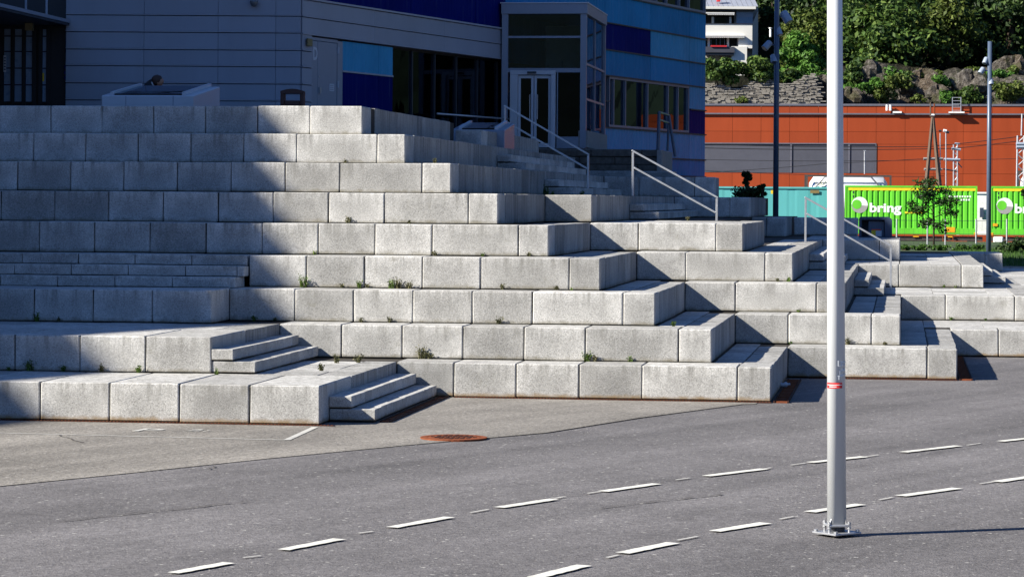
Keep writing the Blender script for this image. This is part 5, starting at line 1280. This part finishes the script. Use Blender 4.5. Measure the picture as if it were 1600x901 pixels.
# young tree before the container
yt = thing('young_tree', 'thin young tree with spreading branches in front of the green container', 'tree')
Yt = 132; g = np.random.default_rng(55)
def Q(px, py, dy=0): return Vector(atY(px, py, Yt + dy))
m = MB(); m.tube([Q(1459, 400), Q(1459, 360), Q(1458, 330), Q(1457, 278)], [.05, .045, .035, .012], 8)
tips = []
for (x0, y0, x1, y1) in ((1459, 345, 1420, 318), (1459, 340, 1493, 330), (1458, 330, 1430, 305), (1458, 325, 1496, 312), (1458, 315, 1440, 292), (1457, 310, 1478, 296), (1459, 350, 1476, 352), (1458, 335, 1424, 328), (1457, 300, 1450, 284), (1458, 345, 1440, 350), (1457, 320, 1488, 318)):
    dy = g.uniform(-.8, .8); a_, b_ = Q(x0, y0), Q(x1, y1, dy); m.tube([a_, a_.lerp(b_, .5) + Vector((0, 0, .06)), b_], [.022, .014, .006], 5)
    for k in range(4): tips.append(a_.lerp(b_, .45 + .16 * k) + Vector(g.normal(0, .12, 3)))
m.build('trunk', M['bark'], yt, True)
for y in (284, 292, 300, 308): tips.append(Q(1457, y))
foliage_obj('crown', M['leaf_near'], yt, [tuple(t_) for t_ in tips], [(.36, .3, .22)] * len(tips), 2500, .07, 56, .1)
t2 = bush('leafy twig of a young tree at the right frame edge', 1602, 300, 132, .25, .3, M['leaf_near'], 160, .08, 404, 'shrub', None, 5)
# lawn
sheet('lawn', [(2.2, 90.2), (30, 90.2), (30, 150), (-8, 150), (-8, 118), (2.2, 112)], 1.07, M['grass_soil'])
m = MB(); m.box(2.2, 30, 90.0, 90.22, 0, 1.12); m.build('lawn_kerb', M['granite']); tag(bpy.data.objects['lawn_kerb'], 'granite kerb along the front of the small lawn at the right', 'kerb')
g = np.random.default_rng(9); n = 16000
cu_ = g.uniform(2.3, 12, n); cv_ = g.uniform(90.3, 126, n)
hh = .06 + .12 * g.random(n); an = g.uniform(0, np.pi, n); w_ = .012
P_ = np.stack([np.stack([cu_ - w_ * np.cos(an), cv_ - w_ * np.sin(an), np.full(n, 1.06)], 1), np.stack([cu_ + w_ * np.cos(an), cv_ + w_ * np.sin(an), np.full(n, 1.06)], 1), np.stack([cu_ + g.normal(0, .03, n), cv_ + g.normal(0, .03, n), 1.07 + hh], 1)], 1).reshape(-1, 3)
me = bpy.data.meshes.new('grass'); me.from_pydata(P_.tolist(), [], np.arange(3 * n).reshape(-1, 3).tolist()); tag(link('grass', me, M['grass']), kind='stuff')
for i, (px, py) in enumerate(((1573, 388), (1590, 385), (1606, 392))): bush(['dark low shrub on the lawn beside the right floodlight column', 'dark low shrub in the middle of the lawn at the right', 'dark low shrub on the lawn cut by the frame edge'][i], px, py, 116, .5, .42, M['leaf_dark'], 800, .07, 420 + i, 'shrub', 'low shrubs on the lawn')
for i, px in enumerate((1415, 1440, 1470, 1500, 1525)): bush(f'low grassy tuft before the train fence, {ORD[i]} from the left', px, 387, 120, .55, .16, M['grass'], 420, .06, 430 + i, 'grass_tuft', 'grassy tufts before the train fence')
# ------------------------------------------------------------------ white apartment house
YA = 250
ap = thing('apartment_house', 'white apartment house with red balcony flowers and striped awnings', 'building')
A0 = atY(1197, 90, YA)
FA = Frame((atY(1095, 50, YA)[0], atY(1095, 50, YA)[1]), (cP, sP), (sP, -cP))
def ax_(px): return FA.hit(px, 50)[0]
def az(py): return FA.hit(1150, py)[1]
xl, x1, x2, xr = ax_(1060), ax_(1166), ax_(1175.5), ax_(1183)
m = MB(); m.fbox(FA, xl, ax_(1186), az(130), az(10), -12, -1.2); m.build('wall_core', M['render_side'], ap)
fb('balcony_front', FA, xl, x2, az(56.5), az(38), -.25, 0, 'render', ap)
fb('lower_wall', FA, ax_(1143), ax_(1167), az(130), az(73), -.9, .25, 'render', ap)
fb('wall_pier', FA, ax_(1153), x2, az(75), az(58), -.25, .01, 'render', ap) if False else None
fb('wall', FA, ax_(1154), x2, az(75.6), az(56.6), -2.6, -.002, 'render', ap)
fb('grey_balcony', FA, xl, ax_(1147), az(83), az(74), -.2, .6, 'slate_panel', ap); fb('balcony_floor', FA, xl, ax_(1146), az(87), az(83.5), -1, .5, 'dark', ap)
fb('balcony_cap', FA, xl, x2 + .05, az(38), az(37), -.3, .06, 'dark', ap)
fb('flowers', FA, ax_(1110), ax_(1135), az(74.3), az(72), .45, .7, 'red', ap)
fb('upper_recess', FA, xl, ax_(1148), az(37), az(22), -1.19, -1.1, 'interior', ap); fb('lower_recess', FA, xl, ax_(1153), az(73), az(57), -1.19, -1.1, 'interior', ap)
for px in (1114.5, 1142): fb('pillar', FA, ax_(px - 1.6), ax_(px + 1.6), az(37), az(26), -.9, -.6, 'render', ap)
for px in (1108.5, 1138.5): fb('pillar', FA, ax_(px - 1.7), ax_(px + 1.7), az(73), az(59), -.9, -.6, 'render', ap)
w_ = fb('window', FA, ax_(1117), ax_(1138), az(36.5), az(27), -1.08, -1.0, 'dark', ap); fb('pane', FA, ax_(1118), ax_(1137), az(36), az(27.5), -.99, -.98, 'glass_dark', w_)
w_ = fb('window', FA, ax_(1112), ax_(1134), az(72), az(60), -1.08, -1.0, 'light_metal', ap)
for a_, b_ in ((1113, 1120), (1121, 1126), (1127, 1133)): fb('pane', FA, ax_(a_), ax_(b_), az(71.5), az(60.5), -.99, -.98, 'glass_dark', w_)
w_ = fb('glazed_screen', FA, ax_(1151), ax_(1177), az(37), az(17), -.5, -.3, 'light_metal', ap); fb('pane', FA, ax_(1152), ax_(1176), az(36.5), az(27), -.29, -.27, 'frost', w_)
def awning(x0, x1_, y, n):
    a = fb('awning', FA, ax_(x0), ax_(x1_), az(y + 1.2), az(y - .8), -1.0, .35, 'awning', ap)
    t0, t1 = ax_(x0), ax_(x1_); st = (t1 - t0) / n; m = MB()
    for i in range(n): m.fbox(FA, t0 + i * st + st * .12, t0 + i * st + st * .88, az(y + 3.2), az(y + 1.25), .31, .33)
    m.build('scallop', M['awning'], a)
awning(1085, 1147, 21, 22); awning(1085, 1163, 56.5, 26)
fb('eaves', FA, xl, ax_(1180), az(15), az(11), -1.3, .5, 'render', ap); fb('soffit', FA, xl, ax_(1178), az(17), az(15.2), -1.2, .2, 'dark', ap)
for i in range(16):
    t0 = xl + i * (ax_(1184) - xl) / 16; t1 = xl + (i + 1) * (ax_(1184) - xl) / 16
    m = MB(); m.hexa([FA.p(t0 + .02, az(11), .3), FA.p(t1 - .02, az(11), .3), FA.p(t1 - .02, az(11), -8), FA.p(t0 + .02, az(11), -8), FA.p(t0 + .02, az(10), .3), FA.p(t1 - .02, az(10), .3), FA.p(t1 - .02, az(-25), -8), FA.p(t0 + .02, az(-25), -8)]); m.build('roof_sheet', M['zinc'], ap)
fb('chimney', FA, ax_(1121), ax_(1126), az(2), az(-8), -1.2, -.6, 'sticker_red', ap)
FA2 = Frame(FA.p(x2, 0, 0)[:2], (-FA.n[0], -FA.n[1]), (FA.e[0], FA.e[1]))
fb('side_wall', FA2, -.0, 9, az(130), az(11), -.5, .03, 'render_side', ap) if False else None
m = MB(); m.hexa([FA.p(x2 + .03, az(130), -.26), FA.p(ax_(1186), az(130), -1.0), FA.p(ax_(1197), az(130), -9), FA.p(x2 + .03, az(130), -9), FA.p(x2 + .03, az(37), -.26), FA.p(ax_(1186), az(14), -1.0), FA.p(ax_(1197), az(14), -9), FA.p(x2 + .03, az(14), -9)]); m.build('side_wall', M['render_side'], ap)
e_ = FA.p(ax_(1197), 0, -9) - FA.p(x2 + .03, 0, -.26); 
sdir = (FA.p(ax_(1197), 0, -9) - FA.p(ax_(1186), 0, -1.0)).normalized(); FS = Frame(FA.p(ax_(1186), 0, -1.0)[:2], (sdir.x, sdir.y), (sdir.y, -sdir.x))
w_ = fb('window', FS, -.3 + .6, 1.6, az(79), az(63), -.05, .06, 'dark', ap); fb('pane', FS, .4, 1.5, az(78), az(64), .061, .07, 'glass_dark', w_)
# terrace posts right of the house
gp = thing('garden_post', 'small white garden post behind the left floodlight column', 'post'); m = MB(); p_ = Vector(atY(1204, 58, 235)); m.tube([p_, p_ + Vector((0, 0, .7))], .1, 8); m.build('post', M['white_c'], gp); m = MB(); m.tube([p_ + Vector((0, 0, .7)), p_ + Vector((0, 0, .78))], .16, 8); m.build('cap', M['white_c'], gp)
# ------------------------------------------------------------------ weeds in the joints
def weed(label, px, py, foot, size, kind, seed, segV=None, zk=None):
    u, _ = atv(px, py, segV); z = zk; g = random.Random(seed); m = MB()
    nb = int(9 + size * 70)
    for i in range(nb):
        a = g.uniform(0, 2 * math.pi); L_ = size * g.uniform(.35, 1.05); sp = g.uniform(.1, .55) * L_
        b0 = Vector((u + g.uniform(-.25, .25) * size, segV - .015 - g.uniform(0, .04), z)); tip = b0 + Vector((math.cos(a) * sp, -abs(math.sin(a)) * sp * .6, L_)); mid = b0.lerp(tip, .5) + Vector((0, 0, L_ * .12))
        side = Vector((-math.sin(a), math.cos(a), 0)) * g.uniform(.004, .009)
        m.add([b0 - side, b0 + side, mid + side, mid - side, tip], [(0, 1, 2, 3), (3, 2, 4)])
        if kind != 'blade':
            for k in range(3):
                q_ = b0.lerp(tip, g.uniform(.35, 1)); d = Vector((g.uniform(-1, 1), g.uniform(-.6, .2), g.uniform(-.2, .7))).normalized() * g.uniform(.018, .042); e = d.cross(Vector((g.uniform(-1, 1), g.uniform(-1, 1), g.uniform(-1, 1)))).normalized() * .011
                m.add([q_, q_ + d * .5 + e, q_ + d, q_ + d * .5 - e], [(0, 1, 2, 3)])
    mt = M['weed_dry'] if kind == 'dry' else M['weed']
    return tag(m.build('weed', mt), label, 'weed', 'weeds sprouting in the terrace joints')
WD = [(475, 440, 4, 1, .26, 'leaf'), (492, 394, 5, 1, .12, 'blade'), (563, 444, 4, 1, .16, 'leaf'), (575, 446, 4, 1, .1, 'dry'), (612, 444, 4, 1, .2, 'leaf'), (622, 444, 4, 1, .24, 'dry'), (640, 445, 4, 1, .16, 'dry'), (545, 342, 6, 1, .17, 'dry'),
      (680, 394, 5, 1, .1, 'dry'), (535, 445, 4, 1, .08, 'dry'), (660, 555, 2, 1, .26, 'dry'), (672, 556, 2, 1, .14, 'dry'), (918, 556, 2, 1, .2, 'leaf'), (930, 558, 2, 1, .12, 'dry'), (985, 558, 2, 1, .1, 'leaf'), (785, 446, 4, 1, .12, 'dry'),
      (870, 446, 4, 1, .1, 'dry'), (893, 448, 4, 1, .08, 'blade'), (610, 500, 3, 1, .13, 'dry'), (565, 500, 3, 1, .1, 'dry'), (780, 500, 3, 1, .14, 'dry'), (827, 398, 5, 1, .08, 'dry'), (640, 345, 6, 1, .06, 'dry'), (540, 250, 8, 1, .08, 'dry'), (755, 400, 5, 1, .06, 'leaf'),
      (47, 573, 2, 0, .2, 'leaf'), (100, 578, 2, 0, .1, 'leaf'), (160, 577, 2, 0, .14, 'dry'), (217, 578, 2, 0, .12, 'leaf'), (58, 494, 3, 0, .17, 'leaf'), (93, 500, 3, 0, .09, 'dry'), (15, 578, 2, 0, .07, 'leaf'),
      (430, 500, 3, 1, .08, 'dry'), (398, 498, 3, 1, .12, 'leaf'), (1235, 538, 2, 2, .05, 'leaf'), (1325, 538, 2, 2, .17, 'dry'), (1382, 540, 2, 2, .09, 'dry'), (1248, 488, 3, 2, .06, 'leaf'), (1215, 437, 4, 2, .07, 'dry'), (1232, 436, 4, 2, .11, 'leaf'), (1053, 491, 3, 1, .1, 'leaf'),
      (1125, 541, 2, 2, .1, 'leaf'), (1493, 448, 3, 3, .12, 'blade'), (1475, 447, 3, 3, .08, 'leaf'), (1486, 496, 2, 3, .1, 'leaf'), (1540, 497, 2, 3, .07, 'leaf'), (680, 250, 8, 1, .12, 'dry')]
seen = {}
TN = {1: 'lowest', 2: 'second', 3: 'third', 4: 'fourth', 5: 'fifth', 6: 'sixth', 7: 'seventh', 8: 'eighth', 9: 'topmost'}
cnt = {}
WD2 = sorted(WD, key=lambda w: (w[2], w[0]))
for i, (px, py, k, s, size, kind) in enumerate(WD2):
    if k in (8,): s = 0
    if k in (5, 6) and s == 1: s = 0
    if k == 4: s = {1: 0, 2: 1}.get(s, 0)
    cnt[k] = cnt.get(k, 0) + 1
    desc = {'leaf': 'leafy green weed', 'dry': 'dry brownish weed', 'blade': 'grassy green weed'}[kind]
    size *= .85
    weed(f'{desc} at the foot of the {TN[k]} tier, {ORD[cnt[k] - 1] if cnt[k] <= 15 else str(cnt[k]) + "th"} weed from the left', px, py, k, size, kind, 700 + i, V[k][s], (k - 1) * R)
for i, (px, py, z, Yv, size, kind, lab) in enumerate(((853, 298, 6 * R, 62.4, .26, 'leaf', 'pale yellow green weed at the foot of the shaded stair near the entrance handrail'), (864, 300, 6 * R, 62.2, .12, 'blade', 'short grassy weed right of the pale yellow green weed'), (884, 297, 6 * R, 63.0, .2, 'leaf', 'tall pale weed before the lower shaded stair'), (910, 300, 6 * R, 63.4, .12, 'leaf', 'small yellow weed by the lower handrail post'), (1075, 342, 5 * R, 61, .1, 'dry', 'tiny dry weed on the fifth tier below the middle handrail'), (340, 582, R, 40.0, .14, 'blade', 'grassy weed at the foot of the stair on the lowest tier'), (635, 598, 0, 43.5, .2, 'leaf', 'weed in the dark corner of the left stair by the manhole'), (655, 610, 0, 43.6, .16, 'dry', 'dry weed at the right end of the left stair by the manhole'), (527, 562, R, 43.3, .14, 'dry', 'dry stalk on the lowest tier behind the left stair, left one'), (560, 560, R, 43.5, .14, 'dry', 'dry stalk on the lowest tier behind the left stair, right one'), (503, 578, R, 41.3, .12, 'dry', 'dry stalk on the lowest tier in front of the left stair top'))):
    weed(lab, px, py, 0, size, kind, 800 + i, Yv, z)
print('objects', len(bpy.data.objects))
